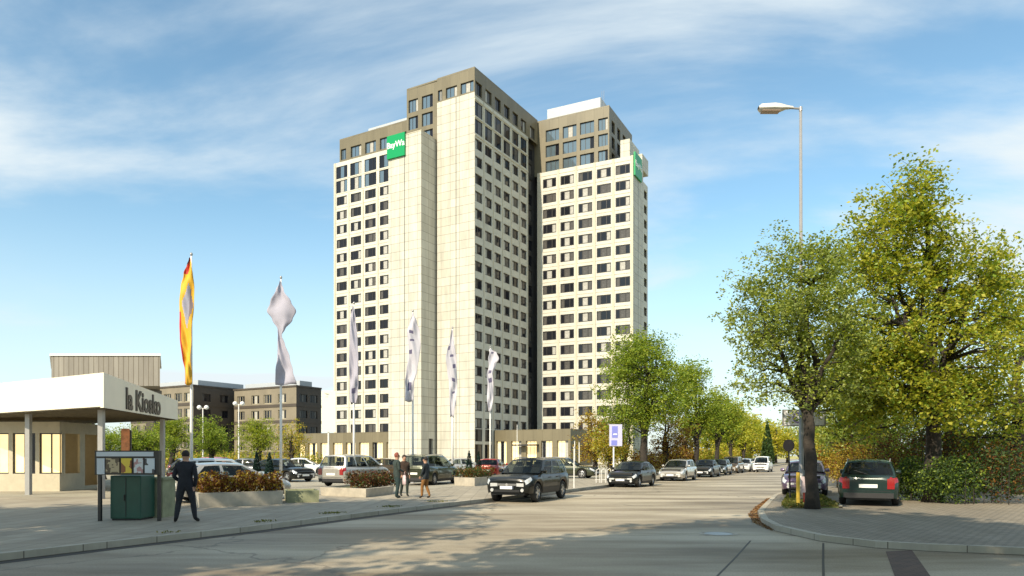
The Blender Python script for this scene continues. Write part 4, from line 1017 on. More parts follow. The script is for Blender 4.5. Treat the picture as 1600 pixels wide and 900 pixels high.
    # thickness of the fascia
mb.build('fascia', [M['fascia']], root, world=True)
mb = MB(); mb.poly([tuple(Pq[i])+(zt[i]-.06,) for i in range(4)]); mb.build('roof', [M['roof']], root, world=True)
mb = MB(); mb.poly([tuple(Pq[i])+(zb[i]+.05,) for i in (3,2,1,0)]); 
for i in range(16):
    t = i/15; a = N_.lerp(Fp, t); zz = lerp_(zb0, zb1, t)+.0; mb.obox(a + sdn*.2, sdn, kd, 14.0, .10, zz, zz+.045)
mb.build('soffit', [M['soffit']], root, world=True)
mb = MB()
for t, dx in ((.10,-.8),(.9,-.8),(.10,-6),(.9,-6),(.10,-12),(.9,-12)):
    p = N_.lerp(Fp, t) + sdn*(-dx); mb.box(p.x-.09, p.x+.09, p.y-.09, p.y+.09, .12, lerp_(zb0,zb1,t)+.05)
    mb.build('post', [M['steel']], root, world=True); mb = MB()
# glazed booth under the roof
mb = MB(); bx0, bx1, by0, by1 = N_.x-13.0, N_.x-5.9, 32.0, 35.5; zt_ = 3.2
facade(mb, Vector((bx0,by0)), Vector((1,0)), Vector((0,1)), bx1-bx0, .12, zt_, [(.3+i*1.18, 1.3+i*1.18, .9, 2.7) for i in range(6)], 0, .1)
facade(mb, Vector((bx1,by0)), Vector((0,1)), Vector((-1,0)), by1-by0, .12, zt_, [(.4,1.5,.9,2.7),(1.9,3.0,.3,2.7)], 0, .1)
mb.quad((bx0,by1,.12),(bx0,by0,.12),(bx0,by0,zt_),(bx0,by1,zt_)); mb.quad((bx1,by1,.12),(bx0,by1,.12),(bx0,by1,zt_),(bx1,by1,zt_))
M['boothw'] = mat('booth_wall', (.48,.43,.32), .6, var=.1); bo = mb.build('booth', [M['boothw']], root, world=True)
M['poster_o'] = mat('orange_poster', (.60,.22,.08), .5, var=.5, scale=4)
for i in range(6):
    w_ = window_mb(1.0, 1.8, (.5,), rng.choice([(1,5),(5,5),(5,1)]), .05).build('window', wmats(M['frame']), bo); w_.location = (bx0+.8+i*1.18-N_.x, by0+.05-N_.y, 1.8-.12)  # glowing panes added to lighten the booth interior
def flat_poster(name, x, y, w, h, z, m, parent):
    q = MB(); q.box(x-w/2, x+w/2, y-.02, y, z, z+h); return q.build(name, [m], parent, world=True)
for x in (N_.x-1.7,): flat_poster('poster', x, 29.6, .34, .95, hz(706,29.6), M['poster_o'], root)
mb = MB(); mb.box(N_.x-1.9, N_.x-1.5, 29.62, 29.7, .12, hz(678,29.6)+.15); mb.build('poster_stand', [M['frame']], root, world=True)
ln = (Fp-N_).length
pt = N_ + kd*ln*.455; zc = (lerp_(zb0,zb1,.455)+lerp_(zt0,zt1,.455))/2
M['letter'] = mat('dark_letter', (.025,.02,.018), .5)
c = pt + kn*.015
text_obj('lettering', 'la Kiosko', 1.12, M['letter'], root, (c.x-N_.x, c.y-N_.y, zc-.10-.12), (R(90), -R(.6), math.atan2(kd.y, kd.x)), .02, sx=1.25, bold=.035)

# newspaper stand, green bin, stone box by the kerb
Yn = 17.3
root = thing('newspaper_stand', 'newspaper stand with four poster frames under a pale header in front of the kiosk', 'newspaper stand', (at(200,Yn), Yn, .12))
mb = MB(); X0, X1 = at(148,Yn), at(248,Yn); z0, z1 = hz(742,Yn), hz(704,Yn)
mb.box(X0, X1, Yn, Yn+.12, z0, z1); mb.build('board', [M['frame']], root, world=True)
mb = MB(); mb.box(X0+.05, X1-.12, Yn-.02, Yn-.003, hz(713,Yn), hz(706,Yn)); M['header'] = mat('header_pale', (.55,.60,.66), .4); mb.build('header', [M['header']], root, world=True)
def patchmat(name, c1, c2, sc, thr=.5):
    m, nt, b = newmat(name); N = nt.nodes; L = nt.links; tc = N.new('ShaderNodeTexCoord'); v = N.new('ShaderNodeTexVoronoi'); v.distance = 'CHEBYCHEV'; v.inputs['Scale'].default_value = sc
    L.new(tc.outputs['Object'], v.inputs['Vector']); mx = N.new('ShaderNodeMix'); mx.data_type = 'RGBA'; mx.inputs['A'].default_value = (*c1,1); mx.inputs['B'].default_value = (*c2,1)
    g = N.new('ShaderNodeMath'); g.operation = 'GREATER_THAN'; g.inputs[1].default_value = thr; sp = N.new('ShaderNodeSeparateColor'); L.new(v.outputs['Color'], sp.inputs['Color']); L.new(sp.outputs['Red'], g.inputs[0]); L.new(g.outputs['Value'], mx.inputs['Factor']); L.new(mx.outputs['Result'], b.inputs['Base Color']); b.inputs['Roughness'].default_value = .4
    return m
for (xa, xb, m_) in ((166,187,patchmat('print_brown',(.10,.07,.04),(.45,.36,.22),9,.6)), (190,206,patchmat('print_yellow',(.75,.55,.05),(.25,.08,.02),5,.75)), (210,224,patchmat('print_white',(.62,.64,.66),(.45,.25,.25),10,.75)), (227,242,patchmat('print_grey',(.60,.66,.72),(.06,.06,.07),7,.7))):
    q = MB(); q.box(at(xa,Yn), at(xb,Yn), Yn-.025, Yn-.003, hz(739,Yn), hz(716,Yn)); q.build('poster', [m_], root, world=True)
q = MB(); q.box(at(152,Yn), at(164,Yn), Yn-.022, Yn-.003, hz(741,Yn), hz(716,Yn)); q.build('poster', [M['header']], root, world=True)
mb = MB(); mb.box(X0, X0+.07, Yn+.125, Yn+.2, .12, z1); mb.box(X1-.1, X1-.03, Yn+.125, Yn+.2, .12, z1); mb.build('leg', [M['frame']], root, world=True)
M['binpaint'] = mat('bin_green', (.012,.075,.05), .45, var=.15, scale=3)
root = thing('green_cabinet', 'dark green steel cabinet standing under the newspaper stand', 'cabinet', (at(196,17.8), 17.8, .12))
mb = MB(); mb.box(at(172,17.65), at(220,17.65), 17.65, 18.35, .16, hz(743,17.65)); o = mb.build('body', [M['binpaint']], root, world=True); bv = o.modifiers.new('b','BEVEL'); bv.width = .02; bv.segments = 2
mb = MB(); mb.box(at(196,17.63)-.006, at(196,17.63)+.006, 17.64, 17.652, .2, hz(746,17.65)); mb.box(at(193,17.6)-.01, at(193,17.6)+.01, 17.62, 17.645, .6, .75); mb.build('door', [M['dark']], root, world=True)
mb = MB(); mb.box(at(172,17.65)+.03, at(220,17.65)-.03, 17.68, 18.32, .12, .158); mb.build('plinth', [M['dark']], root, world=True)
root = thing('stone_box', 'low ochre stone box right of the green cabinet', 'stone box', (at(236,18.6), 18.6, .12))
mb = MB(); mb.box(at(223,18.4), at(254,18.4), 18.4, 19.1, .12, hz(750,18.4)); mb.box(at(222,18.4)-.02, at(255,18.4)+.02, 18.36, 19.14, hz(750,18.4)+.001, hz(746,18.4)); o = mb.build('block', [M['mossy']], root, world=True)

# ------------------------------------------------------------------ planters
def planter(label, pts, z1, m, soil=True, z0=.12, lean=.06):
    c = (sum(p[0] for p in pts)/len(pts), sum(p[1] for p in pts)/len(pts)); root = thing('planter', label, 'planter', (c[0], c[1], z0)); n = len(pts)
    sh = lambda k: [(c[0]+(p[0]-c[0])*k, c[1]+(p[1]-c[1])*k) for p in pts]
    mb = MB(); lo, hi, inn = sh(1-lean*.5), sh(1), sh(.88)
    for i in range(n):
        j = (i+1) % n; mb.quad((*lo[i],z0),(*lo[j],z0),(*hi[j],z1),(*hi[i],z1)); mb.quad((*hi[i],z1),(*hi[j],z1),(*inn[j],z1),(*inn[i],z1)); mb.quad((*inn[i],z1),(*inn[j],z1),(*inn[j],z1-.1),(*inn[i],z1-.1))
    o = mb.build('wall', [m], root, world=True)
    mb = MB(); mb.poly([(*p, z1-.08) for p in inn]); mb.build('soil', [M['soil']], root, world=True); return root
planter('long concrete planter full of rusty red shrubs behind the man in black', [(at(312,22.0),21.9),(at(443,23.6),23.6),(at(443,23.6)-.9,25.0),(at(312,22)-.9,23.3)], .56, M['concrete'])
shrub('rusty_shrub', 'rusty red leafy shrubs filling the long planter behind the man in black', 'shrub', ((at(380,22.8))-.35, 23.35), (2.6,1.0,.78), 5200, .085, M['leaf_rust'], 4, z=.46, ang=R(37), mats2=(M['leaf_gold'], .22))
planter('small mossy planter left of the second flagpole base, between two concrete planters', [(at(447,24.2),24.2),(at(499,24.6),24.6),(at(499,24.6)-.5,25.9),(at(447,24.2)-.5,25.6)], .52, M['mossy'])
planter('angled concrete planter in front of the silver minivan', [(at(498,28.6),28.8),(at(572,27.3),27.3),(at(614,29.6),29.9),(at(560,33),32.5)], .45, M['concrete'])
shrub('red_shrub', 'brown red low shrub in the angled planter in front of the silver minivan', 'shrub', (at(580,30.0), 30.2), (1.9,1.3,.75), 3600, .085, M['leaf_red'], 7, z=.36, ang=R(52), mats2=(M['leaf_dark'], .3))
planter('concrete planter with mixed shrubs beside the dark green van', [(at(708,38.0),38.6),(at(742,37.6),37.4),(at(768,39.5),40.2),(at(735,41.5),42.0)], .55, M['concrete'])
shrub('mixed_shrub', 'orange and green shrub in the planter left of the dark off-roader', 'shrub', (at(740,39.3), 39.6), (2.0,1.5,.72), 2600, .09, M['leaf_dark'], 9, z=.46, ang=R(50), mats2=(M['leaf_rust'], .4))
for i, (pxx, Y, h, w, lab) in enumerate([(401,27.5,1.75,.62,'left of the pair of clipped dark conifers behind the rusty planter'), (421,27.2,1.72,.66,'right of the pair of clipped dark conifers, next to the second flagpole'),
        (733,44,1.95,.62,'small dark cone shaped conifer by the base of the tower flagpoles'), (748,45,1.9,.55,'narrow dark conifer right of its twin, left of the red car')]):
    shrub('clipped_conifer', lab, 'conifer', (at(pxx,Y), Y), (w,w,h), 4200 if i < 2 else 1800, .06 if i < 2 else .08, M['leaf_yew'], 20+i, z=.12, shape='cone', group='clipped conifers')

# ------------------------------------------------------------------ flags
M['pole'] = mat('flagpole_white', (.74,.73,.70), .35)
M['cloth_l'] = mat('flag_lavender', (.36,.35,.42), .8, var=.08, scale=2); M['cloth_w'] = mat('flag_pale', (.46,.45,.50), .8, var=.08, scale=2)
M['gold'] = mat('flag_gold', (.66,.36,.02), .7, var=.1, scale=2); M['fred'] = mat('flag_red', (.50,.035,.02), .7); M['fblack'] = mat('flag_black', (.03,.02,.02), .7); M['fmark'] = mat('flag_mark', (.10,.09,.16), .7)
def flag(label, flab, pxx, Y, toppy, rows, seed, mats, pick, pl='white flagpole', r=.06):
    X = at(pxx, Y); root = thing('flagpole', label, 'flagpole', (X, Y, .12)); zt = hz(toppy, Y)
    mb = MB(); mb.path([(X,Y,.12),(X,Y,3),(X,Y,zt)], [r*1.2, r, r*.55], 10); mb.build('pole', [M['pole']], root, smooth=True, world=True)
    mb = MB(); mb.lathe([(0,zt+.16),(.05,zt+.12),(.06,zt+.06),(.03,zt),(0,zt)], 'z', 10, c=(X,Y,0)); mb.build('finial', [M['steel']], root, smooth=True, world=True)
    mb = MB(); mb.lathe([(r*2.2,.12),(r*2.2,.16),(r*1.3,.22),(r*1.2,.5)], 'z', 12, c=(X,Y,0)); mb.build('base', [M['steel']], root, world=True)
    rn = random.Random(seed); fl = MB(); nz, nx = 46, 18; ph = rn.uniform(0,6)
    ro = []
    for i in range(nz+1):
        t = i/nz*(len(rows)-1); k = min(int(t), len(rows)-2); f = t-k; f2 = f*f*(3-2*f)
        py = lerp_(rows[k][0], rows[k+1][0], f); a = lerp_(rows[k][1], rows[k+1][1], f2); b = lerp_(rows[k][2], rows[k+1][2], f2)
        row = []; z = hz(py, Y); w = (b-a)*Y/F
        for j in range(nx+1):
            s = j/nx; x = at(lerp_(a, b, s), Y); amp = .06*min(1, w/.35)+.01
            y = Y - r*1.3 - .06 + amp*math.sin(s*5.5 + ph + 2.2*math.sin(z*1.7)) + .02*math.sin(s*13+z*4) - .05
            row.append((x, y - amp, z + .03*math.sin(s*6+z*3)))
        ro.append(row)
    o = len(fl.v); 
    for row in ro: fl.v += row
    for i in range(nz):
        for j in range(nx):
            fl.f.append((i*(nx+1)+j, (i+1)*(nx+1)+j, (i+1)*(nx+1)+j+1, i*(nx+1)+j+1)); fl.m.append(pick((i+.5)/nz, (j+.5)/nx))
    fo = fl.build('flag', mats, None, smooth=True); sd = fo.modifiers.new('t', 'SOLIDIFY'); sd.thickness = .006
    tag(fo, flab, 'flag', 'flags hanging from the poles')
def p_de(v, s):
    if v + .25*s < .17 and v < .10: return 2
    if (s < .9 - v*2.3 and v < .22) or (v < .14 and s < .6): return 1
    if .30 < v < .62 and abs(s-.62) < .36*(1-abs(v-.46)/.16): return 3 if s < .75 else 4
    if s < .12 and v > .5: return 1
    return 0
flag('tall white flagpole carrying the black red and gold flag', 'black red and gold flag hanging furled from the tallest pole', 299, 31, 400, [(405,299,301),(415,296,303),(430,291,306),(450,286,307),(475,284,306),(500,284,305),(530,286,304),(560,290,303),(580,292,303),(602,293,303)], 1, [M['gold'],M['fred'],M['fblack'],M['cloth_l'],mat('flag_grey',(.22,.17,.18),.8)], p_de)
def marks(lst):
    return lambda v, s: 1 if any(a < v < b and c < s < d for a, b, c, d in lst) else 0
flag('white flagpole with the plain lavender flag that is knotted in the middle', 'plain lavender grey flag pinched in the middle', 439, 35, 436, [(441,439,441),(455,434,446),(475,425,458),(488,419,465),(500,427,459),(515,436,448),(525,437,443),(540,437,448),(560,436,455),(580,434,461),(602,432,466)], 2, [M['cloth_l'],M['fmark']], lambda v, s: 0)
flag('slim flagpole in front of the left wing windows', 'slim bluish grey flag in front of the left wing windows', 553, 37.4, 476, [(480,552,554),(500,549,557),(530,548,560),(560,547,562),(590,548,562),(620,548,560),(630,549,558)], 3, [M['cloth_l'],M['fmark']], marks([(.75,.80,.3,.7)]))
flag('flagpole in front of the cream stair shaft', 'pale flag with dark letters in front of the cream stair shaft', 645, 41, 488, [(490,645,647),(505,641,652),(520,637,657),(540,639,658),(560,639,656),(580,636,653),(600,634,648),(628,634,646)], 4, [M['cloth_w'],M['fmark']], marks([(.27,.31,.15,.5),(.36,.40,.15,.5),(.47,.53,.05,.35),(.84,.92,.3,.7)]))
flag('flagpole in front of the joint between shaft and central slab', 'pale flag with small dark letters over the cream central slab', 707, 42.5, 514, [(516,706,708),(535,703,710),(548,699,712),(560,697,714),(580,699,714),(600,702,715),(620,703,714),(652,704,710)], 5, [M['cloth_w'],M['fmark']], marks([(.22,.29,.1,.35),(.36,.42,.4,.75),(.50,.55,.6,.9),(.66,.70,.4,.8),(.80,.83,.4,.7)]))
flag('flagpole in front of the shaded window side of the tower', 'whitish crumpled flag with blue letters before the shaded tower side', 766, 54, 544, [(546,764,768),(552,765,776),(562,763,780),(570,764,775),(585,761,770),(600,762,771),(620,761,771),(643,763,768)], 6, [M['cloth_w'],M['fmark']], marks([(.10,.16,.2,.6),(.52,.57,.2,.7),(.64,.69,.2,.8)]))

# ------------------------------------------------------------------ lamps, signs, posts
X, Y = at(1252,24.5), 24.5; zt = hz(170,Y)
root = thing('street_lamp', 'tall grey street lamp with a flat head rising above the trees', 'street lamp', (X, Y, .12))
mb = MB(); mb.path([(X,Y,.12),(X,Y,1.2),(X,Y,1.21),(X-.02,Y,zt)], [.10,.10,.078,.045], 12); mb.build('pole', [M['steel']], root, smooth=True, world=True)
mb = MB(); mb.tube((X-.02,Y,zt-.08),(X-.02,Y,zt+.06),.055,n=10); mb.tube((X,Y,zt),(X-.42,Y,zt+.03),.035,n=8); mb.build('arm', [M['steel']], root, world=True)
mb = MB(); hx0, hx1 = at(1185,Y), X-.28; g = []
for t, w, zt_, zb_ in ((0,.10,.04,-.03),(.06,.17,.09,-.09),(.45,.20,.115,-.10),(.62,.17,.10,-.10),(.8,.10,.07,-.02),(1,.05,.05,.0)):
    x = lerp_(hx0, hx1, t); g.append([(x,Y-w,zt+zb_*.5+.02),(x,Y-w*.8,zt+zt_+.02),(x,Y,zt+zt_+.035),(x,Y+w*.8,zt+zt_+.02),(x,Y+w,zt+zb_*.5+.02),(x,Y+w*.75,zt+zb_+.02),(x,Y,zt+zb_),(x,Y-w*.75,zt+zb_+.02),(x,Y-w,zt+zb_*.5+.02)])
mb.grid(g); M['lampcase'] = mat('lamp_case', (.62,.58,.52), .4); hd = mb.build('lamp_head', [M['lampcase']], root, smooth=True, world=True)
mb = MB(); mb.box(hx0+.10, lerp_(hx0,hx1,.60), Y-.14, Y+.14, zt-.115, zt-.095); M['lens'] = mat('lamp_lens', (.35,.25,.18), .2, spec=.6); mb.build('lens', [M['lens']], hd).location = -Vector(root.location)
for pxx, py, lab in ((317,638,'twin globe lamp post left, before the dark office block'), (373,632,'twin globe lamp post between the two office blocks')):
    Y = 80; X = at(pxx,Y); zt = hz(py,Y); root = thing('lamp_post', lab, 'lamp post', (X,Y,.12), 0, 'globe lamps in the car park')
    mb = MB(); mb.path([(X,Y,.12),(X,Y,zt)], [.09,.06], 8); mb.tube((X-.35,Y,zt),(X+.35,Y,zt),.03,n=6); mb.build('pole', [M['pole']], root, world=True)
    for s in (-1,1):
        mb = MB(); mb.lathe([(0,-.26),(.18,-.18),(.26,0),(.18,.18),(0,.26)], 'z', 12, c=(X+s*.4,Y,zt+.1)); mb.build('lamp_globe', [M['white']], root, smooth=True, world=True)
# blue information sign
M['sign_blue'] = mat('sign_blue', (.20,.22,.60), .4); M['sign_lav'] = mat('sign_lavender', (.50,.50,.66), .4)
Y = 44.5; X = at(962,Y); root = thing('information_sign', 'blue and lavender sign board on a pale post left of the black hatchback', 'sign', (X,Y,.12))
mb = MB(); mb.box(at(952,Y),at(972,Y),Y-.05,Y,hz(697,Y),hz(663,Y)); b_ = mb.build('board', [M['sign_lav']], root, world=True)
mb = MB(); mb.box(at(956,Y),at(965,Y),Y-.06,Y-.052,hz(684,Y),hz(666,Y)); mb.box(at(955,Y),at(964,Y),Y-.06,Y-.052,hz(696,Y),hz(688,Y)); mb.build('symbol', [M['sign_blue']], root, world=True)
mb = MB(); mb.box(at(958,Y),at(964,Y),Y-.067,Y-.061,hz(679.5,Y),hz(677.5,Y)); mb.build('symbol', [M['white']], root, world=True)
mb = MB(); mb.tube((at(959,Y),Y+.05,.12),(at(959,Y),Y+.05,hz(665,Y)),.05,n=8); mb.build('post', [M['pole']], root, world=True)
# banner pylon
Y = 70; X = at(513,Y); root = thing('banner_board', 'tall cream banner board with grey marks left of the tower', 'banner', (X,Y,.12)); M['banner'] = mat('banner_cream', (.84,.78,.56), .6)
mb = MB(); mb.box(at(503,Y),at(525,Y),Y-.1,Y,hz(675,Y),hz(611,Y)); mb.build('board', [M['banner']], root, world=True)
mb = MB(); zz = lambda p: hz(p,Y); xx = lambda p: at(p,Y)
mb.poly([(xx(507),Y-.11,zz(614)),(xx(511),Y-.11,zz(617.5)),(xx(515),Y-.11,zz(617)),(xx(514),Y-.11,zz(615.2)),(xx(510.5),Y-.11,zz(614.6))][::-1]); mb.box(xx(509),xx(513),Y-.115,Y-.105,zz(620.6),zz(619.8)); M['greymark'] = mat('grey_mark', (.28,.29,.28), .5); mb.build('symbol', [M['greymark']], root, world=True)
mb = MB(); mb.tube((X,Y+.05,.12),(X,Y+.05,hz(614,Y)),.08,n=8); mb.build('post', [M['pole']], root, world=True)
# slim posts
for pxx, Y, top, lab in ((808,100,664,'thin pale mast in front of the entrance block'),(898,60,690,'thin pale post at the right end of the entrance block'),(905,60,692,'second thin pale post, next to the rusty hedge'),(820,38,700,'slim post on the pavement behind the dark off-roader')):
    if pxx == 820: pxx = 897; Y = 35.2
    X = at(pxx,Y); root = thing('slim_post', lab, 'post', (X,Y,.12)); mb = MB(); mb.path([(X,Y,.12),(X,Y,hz(top,Y))], [.05,.035] if Y > 50 else [.03,.025], 8); mb.build('shaft', [M['pole']], root, world=True)
    mb = MB(); mb.lathe([(0,.07),(.05,.05),(.06,0),(0,0)], 'z', 8, c=(X,Y,hz(top,Y))); mb.build('cap', [M['steel']], root, world=True)
# railing beside the hatchback
X, Y = at(945,42), 42; root = thing('bicycle_rack', 'low white tubular rack on the pavement behind the black hatchback', 'bicycle rack', (X,Y,.12))
mb = MB()
for i in range(4): mb.path([(X-.5+i*.33,Y+i*.1,.12),(X-.5+i*.33,Y+i*.1,.85),(X-.35+i*.33,Y+i*.1,.95),(X-.28+i*.33,Y+i*.1,.85),(X-.28+i*.33,Y+i*.1,.12)], [.022]*5, 6)
mb.build('hoop', [M['pole']], root, world=True); mb = MB(); mb.tube((X-.55,Y,.30),(X+.8,Y+.35,.30),.02,n=6); mb.build('rail', [M['pole']], root, world=True)
# billboard style sign behind the kerb tree
Y = 26.3; X = at(1257,Y); root = thing('direction_sign', 'white sign board with violet marks on a thick dark post behind the tree trunk', 'sign', (X,Y,.12))
mb = MB(); mb.box(at(1222,Y),at(1290,Y),Y-.04,Y,hz(666,Y),hz(640,Y)); mb.build('frame', [M['steel']], root, world=True)
mb = MB(); mb.box(at(1225,Y),at(1287,Y),Y-.05,Y-.042,hz(664,Y),hz(642,Y)); M['signw'] = mat('sign_face', (.85,.85,.87), .35); mb.build('board', [M['signw']], root, world=True)
M['violet'] = mat('violet_mark', (.30,.22,.55), .4); mb = MB()
g = [];
for i in range(15):
    a = math.pi*2*i/16 + .6; g.append([(at(1246,Y)+math.cos(a)*.14, Y-.058, hz(653,Y)+math.sin(a)*.14), (at(1246,Y)+math.cos(a)*.20, Y-.058, hz(653,Y)+math.sin(a)*.20)])
mb.grid(g); mb.box(at(1252,Y),at(1255,Y),Y-.062,Y-.056,hz(661,Y),hz(648,Y)); mb.box(at(1231,Y),at(1234,Y),Y-.062,Y-.056,hz(655,Y),hz(650,Y)); mb.build('symbol', [M['violet']], root, world=True)
mb = MB(); mb.tube((X,Y+.09,.12),(X,Y+.09,hz(642,Y)),.085,n=10); mb.build('post', [M['trim']], root, world=True)
# round sign seen from behind
Y = 24.8; X = at(1236,Y); root = thing('round_sign', 'dark round traffic sign seen from behind, left of the tree trunk', 'traffic sign', (X,Y,.12))
mb = MB(); z = hz(696,Y); xc = at(1233,Y); mb.tube((xc-.03,Y-.01,z),(xc+.0,Y+.012,z),.21,n=24); M['signback'] = mat('sign_back', (.06,.04,.035), .6); mb.v = [((x-xc)*1.0+xc, y, zz_) for x,y,zz_ in mb.v]
o = mb.build('disc', [M['signback']], root, world=True)
mb = MB()
for k in range(24):
    pass
mb.box(xc-.05,xc+.05,Y+.02,Y+.03,z-.12,z+.12); mb.build('bracket', [M['steel']], root, world=True)
mb = MB(); mb.path([(X,Y+.06,.12),(xc,Y+.06,z+.1)], [.03,.03], 8); mb.build('post', [M['trim']], root, world=True)
Y = 22.3; X = at(1247,Y); root = thing('marker_post', 'yellow marker post standing left of the tree trunk', 'post', (X,Y,.15)); M['yellow'] = mat('marker_yellow', (.62,.42,.05), .6, var=.2, scale=6)
mb = MB(); mb.tube((X,Y,.15),(X,Y,hz(738,Y)),.055,n=10); mb.build('shaft', [M['yellow']], root, world=True); mb = MB(); mb.lathe([(0,.05),(.04,.03),(.062,0),(0,0)], 'z', 10, c=(X,Y,hz(738,Y))); mb.build('cap', [M['dark']], root, world=True)
Y = 22.6; X = at(1257,Y); root = thing('hydrant_sign', 'small white sign plate with a red foot between marker post and tree trunk', 'sign', (X,Y,.15))
mb = MB(); mb.box(X-.10,X+.10,Y,Y+.02,.55,1.05); M['plate_pink'] = mat('plate_pinkish', (.60,.48,.48), .5); mb.build('plate', [M['plate_pink']], root, world=True); mb = MB(); mb.tube((X,Y+.04,.15),(X,Y+.04,.9),.03,n=8); mb.build('post', [P['red']], root, world=True)

# ------------------------------------------------------------------ cars
def hd(deg): return (math.sin(R(deg)), math.cos(R(deg)))   # nose direction, degrees right of straight ahead
cars = []
make_car('suv', 'black', 'black compact off-roader with its nose to the camera at the left kerb', (.70, 28.0), hd(180+24), roof_rails=True)
make_car('hatch', 'black', 'black hatchback parked nose to camera in front of the silver estate', (6.7, 40.3), hd(180+27))
make_car('estate', 'champagne', 'silver estate car right behind the black hatchback at the kerb', (11.5, 50.0), hd(180+26))
row = 'cars parked along the left kerb'
for i, (st, pt, X, Y, lab) in enumerate([('sedan','black',15.6,58.3,'black saloon behind the silver estate in the kerb row'), ('hatch','olive',18.6,64.8,'olive hatchback third behind the silver estate'),
     ('mpv','bronze',21.6,71,'bronze minivan in the middle of the far kerb row'), ('sedan','white',24.9,77.5,'white saloon ahead of the far bronze minivan'), ('hatch','grey',28.0,84,'grey hatchback far down the kerb row'), ('estate','silver',31.0,90.5,'farthest silver estate at the end of the kerb row')]):
    make_car(st, pt, lab, (X, Y), hd(180+26), group=row)
make_car('van', 'white', 'white van driving far down the road towards the camera', (at(1192,76), 76), hd(180+26), name='van', cat='van', scale=.85)
make_car('estate', 'green', 'dark green estate seen from behind, parked on the stone setts', (12.15, 24.6), hd(27), z=.12, roof_rails=True)
make_car('hatch', 'plum', 'purple hatchback facing the camera behind the kerb tree', (at(1262,30.2), 30.4), hd(180+24), z=.12)
lotg = 'cars in the car park'
make_car('hatch', 'champagne', 'silver hatchback seen from the rear behind the man in black', (-9.95, 25.6), hd(44), z=.12, group=lotg, scale=.96)
make_car('estate', 'silver', 'pale silver estate behind the rusty planter, next to the dark conifers', (at(352,31), 31.2), hd(62), z=.12, group=lotg)
make_car('hatch', 'black', 'black hatchback showing its nose between the second flagpole and the white sports car', (at(440,44), 44.5), hd(125), z=.12, group=lotg)
make_car('sedan', 'grey', 'dark grey saloon behind the pair of clipped conifers', (at(385,48), 49), hd(95), z=.12, group=lotg)
make_car('sedan', 'white', 'low white saloon left of the silver minivan', (at(474,57), 57), hd(80), z=.12, group=lotg)
make_car('mpv', 'champagne', 'silver minivan seen from the rear behind the angled planter', (-8.35, 38.7), hd(22), z=.12, group=lotg)
make_car('mpv', 'olive', 'dark olive minivan behind the two flagpoles and the boy in brown trousers', (-4.55, 40.3), hd(18), z=.12, group=lotg, roof_rails=True)
make_car('hatch', 'bronze', 'bronze car half hidden behind the red haired walker', (at(607,52), 52.5), hd(60), z=.12, group=lotg)
make_car('hatch', 'red', 'red hatchback seen from the rear right of the small conifers', (at(769,49), 49.6), hd(10), z=.12, group=lotg)
make_car('estate', 'olive', 'dark green estate parked sideways behind the black off-roader', (at(886,50), 51.2), hd(112), z=.12, group=lotg, roof_rails=True)
make_car('sedan', 'silver', 'silver saloon just above the shrubs of the planter by the red car', (at(722,56), 57), hd(75), z=.12, group=lotg)
make_car('hatch', 'grey', 'grey hatchback beyond the lot, left of the twin silver cars', (at(300,52), 53), hd(60), z=.12, group=lotg)
make_car('estate', 'red', 'dark red estate far back under the green trees of the car park', (at(340,62), 63), hd(100), z=.12, group=lotg)

# ------------------------------------------------------------------ people
p1 = pose(pelvis=(0,0,.93), hip_l=(-.10,0,.88), knee_l=(-.17,.03,.48), ankle_l=(-.21,-.05,.085), toe_l=(-.27,.09,.03), hip_r=(.10,0,.88), knee_r=(.16,.06,.48), ankle_r=(.22,.02,.085), toe_r=(.28,.16,.03),
    elb_l=(-.27,-.02,1.12), wri_l=(-.17,.17,.98), elb_r=(.26,-.06,1.12), wri_r=(.22,.02,.87))
person('man in black jacket and dark trousers standing with his back turned by the rusty planter', (at(290,17.3), 17.3), R(8), 1.69, p1, [(.012,.014,.022),(.016,.018,.024),(.01,.01,.01)], (.02,.015,.012), z=.12, build_=1.22)
p2 = pose(ankle_l=(-.10,.05,.085), toe_l=(-.11,.20,.03), knee_l=(-.10,.07,.50), ankle_r=(.10,-.08,.085), toe_r=(.11,.07,.03), elb_l=(-.25,.02,1.13), wri_l=(-.14,.20,1.10), elb_r=(.25,.0,1.12), wri_r=(.16,.22,1.02))
r_, J_, k_ = person('person with reddish hair in dark green coat holding a pale bag near the angled planter', (at(620,27), 27.0), R(-60), 1.68, p2, [(.03,.045,.04),(.015,.035,.035),(.01,.02,.02)], (.22,.06,.04), z=.12, hair='long', build_=1.15)
hw_ = J_['wri_r']; root = thing('bag', 'pale pink carrier bag held by the person with reddish hair', 'bag', tuple(r_.matrix_basis @ (hw_ + Vector((0,.02,-.07))))); root.rotation_euler = (0,0,R(-60)); M['bagc'] = mat('bag_pale', (.62,.48,.50), .6, var=.25, scale=14)
g = []
for t, w, d in ((0,.115,.02),(-.05,.13,.045),(-.2,.15,.06),(-.34,.15,.055),(-.36,.12,.03)):
    g.append([(w*math.cos(a)*1.0, d*math.sin(a), t-.05) for a in [2*math.pi*i/16 for i in range(17)]])
mb = MB(); mb.grid(g); mb.poly(g[-1][:-1]); mb.build('sack', [M['bagc']], root, smooth=True)
mb = MB(); mb.path([(-.08,0,-.05),(-.06,0,.03),(0,0,.07),(.06,0,.03),(.08,0,-.05)], [.006]*5, 5); mb.build('handle', [M['bagc']], root)
p3 = pose(ankle_l=(-.10,.10,.085), toe_l=(-.10,.25,.03), knee_l=(-.10,.10,.50), ankle_r=(.10,-.14,.085), toe_r=(.10,.0,.03), knee_r=(.10,.02,.50))
person('companion in dark brown coat half hidden beside the red haired person', (at(631.5,28.2), 28.2), R(-150), 1.60, p3, [(.05,.03,.02),(.02,.03,.025),(.01,.01,.01)], (.03,.02,.015), z=.12, build_=1.12)
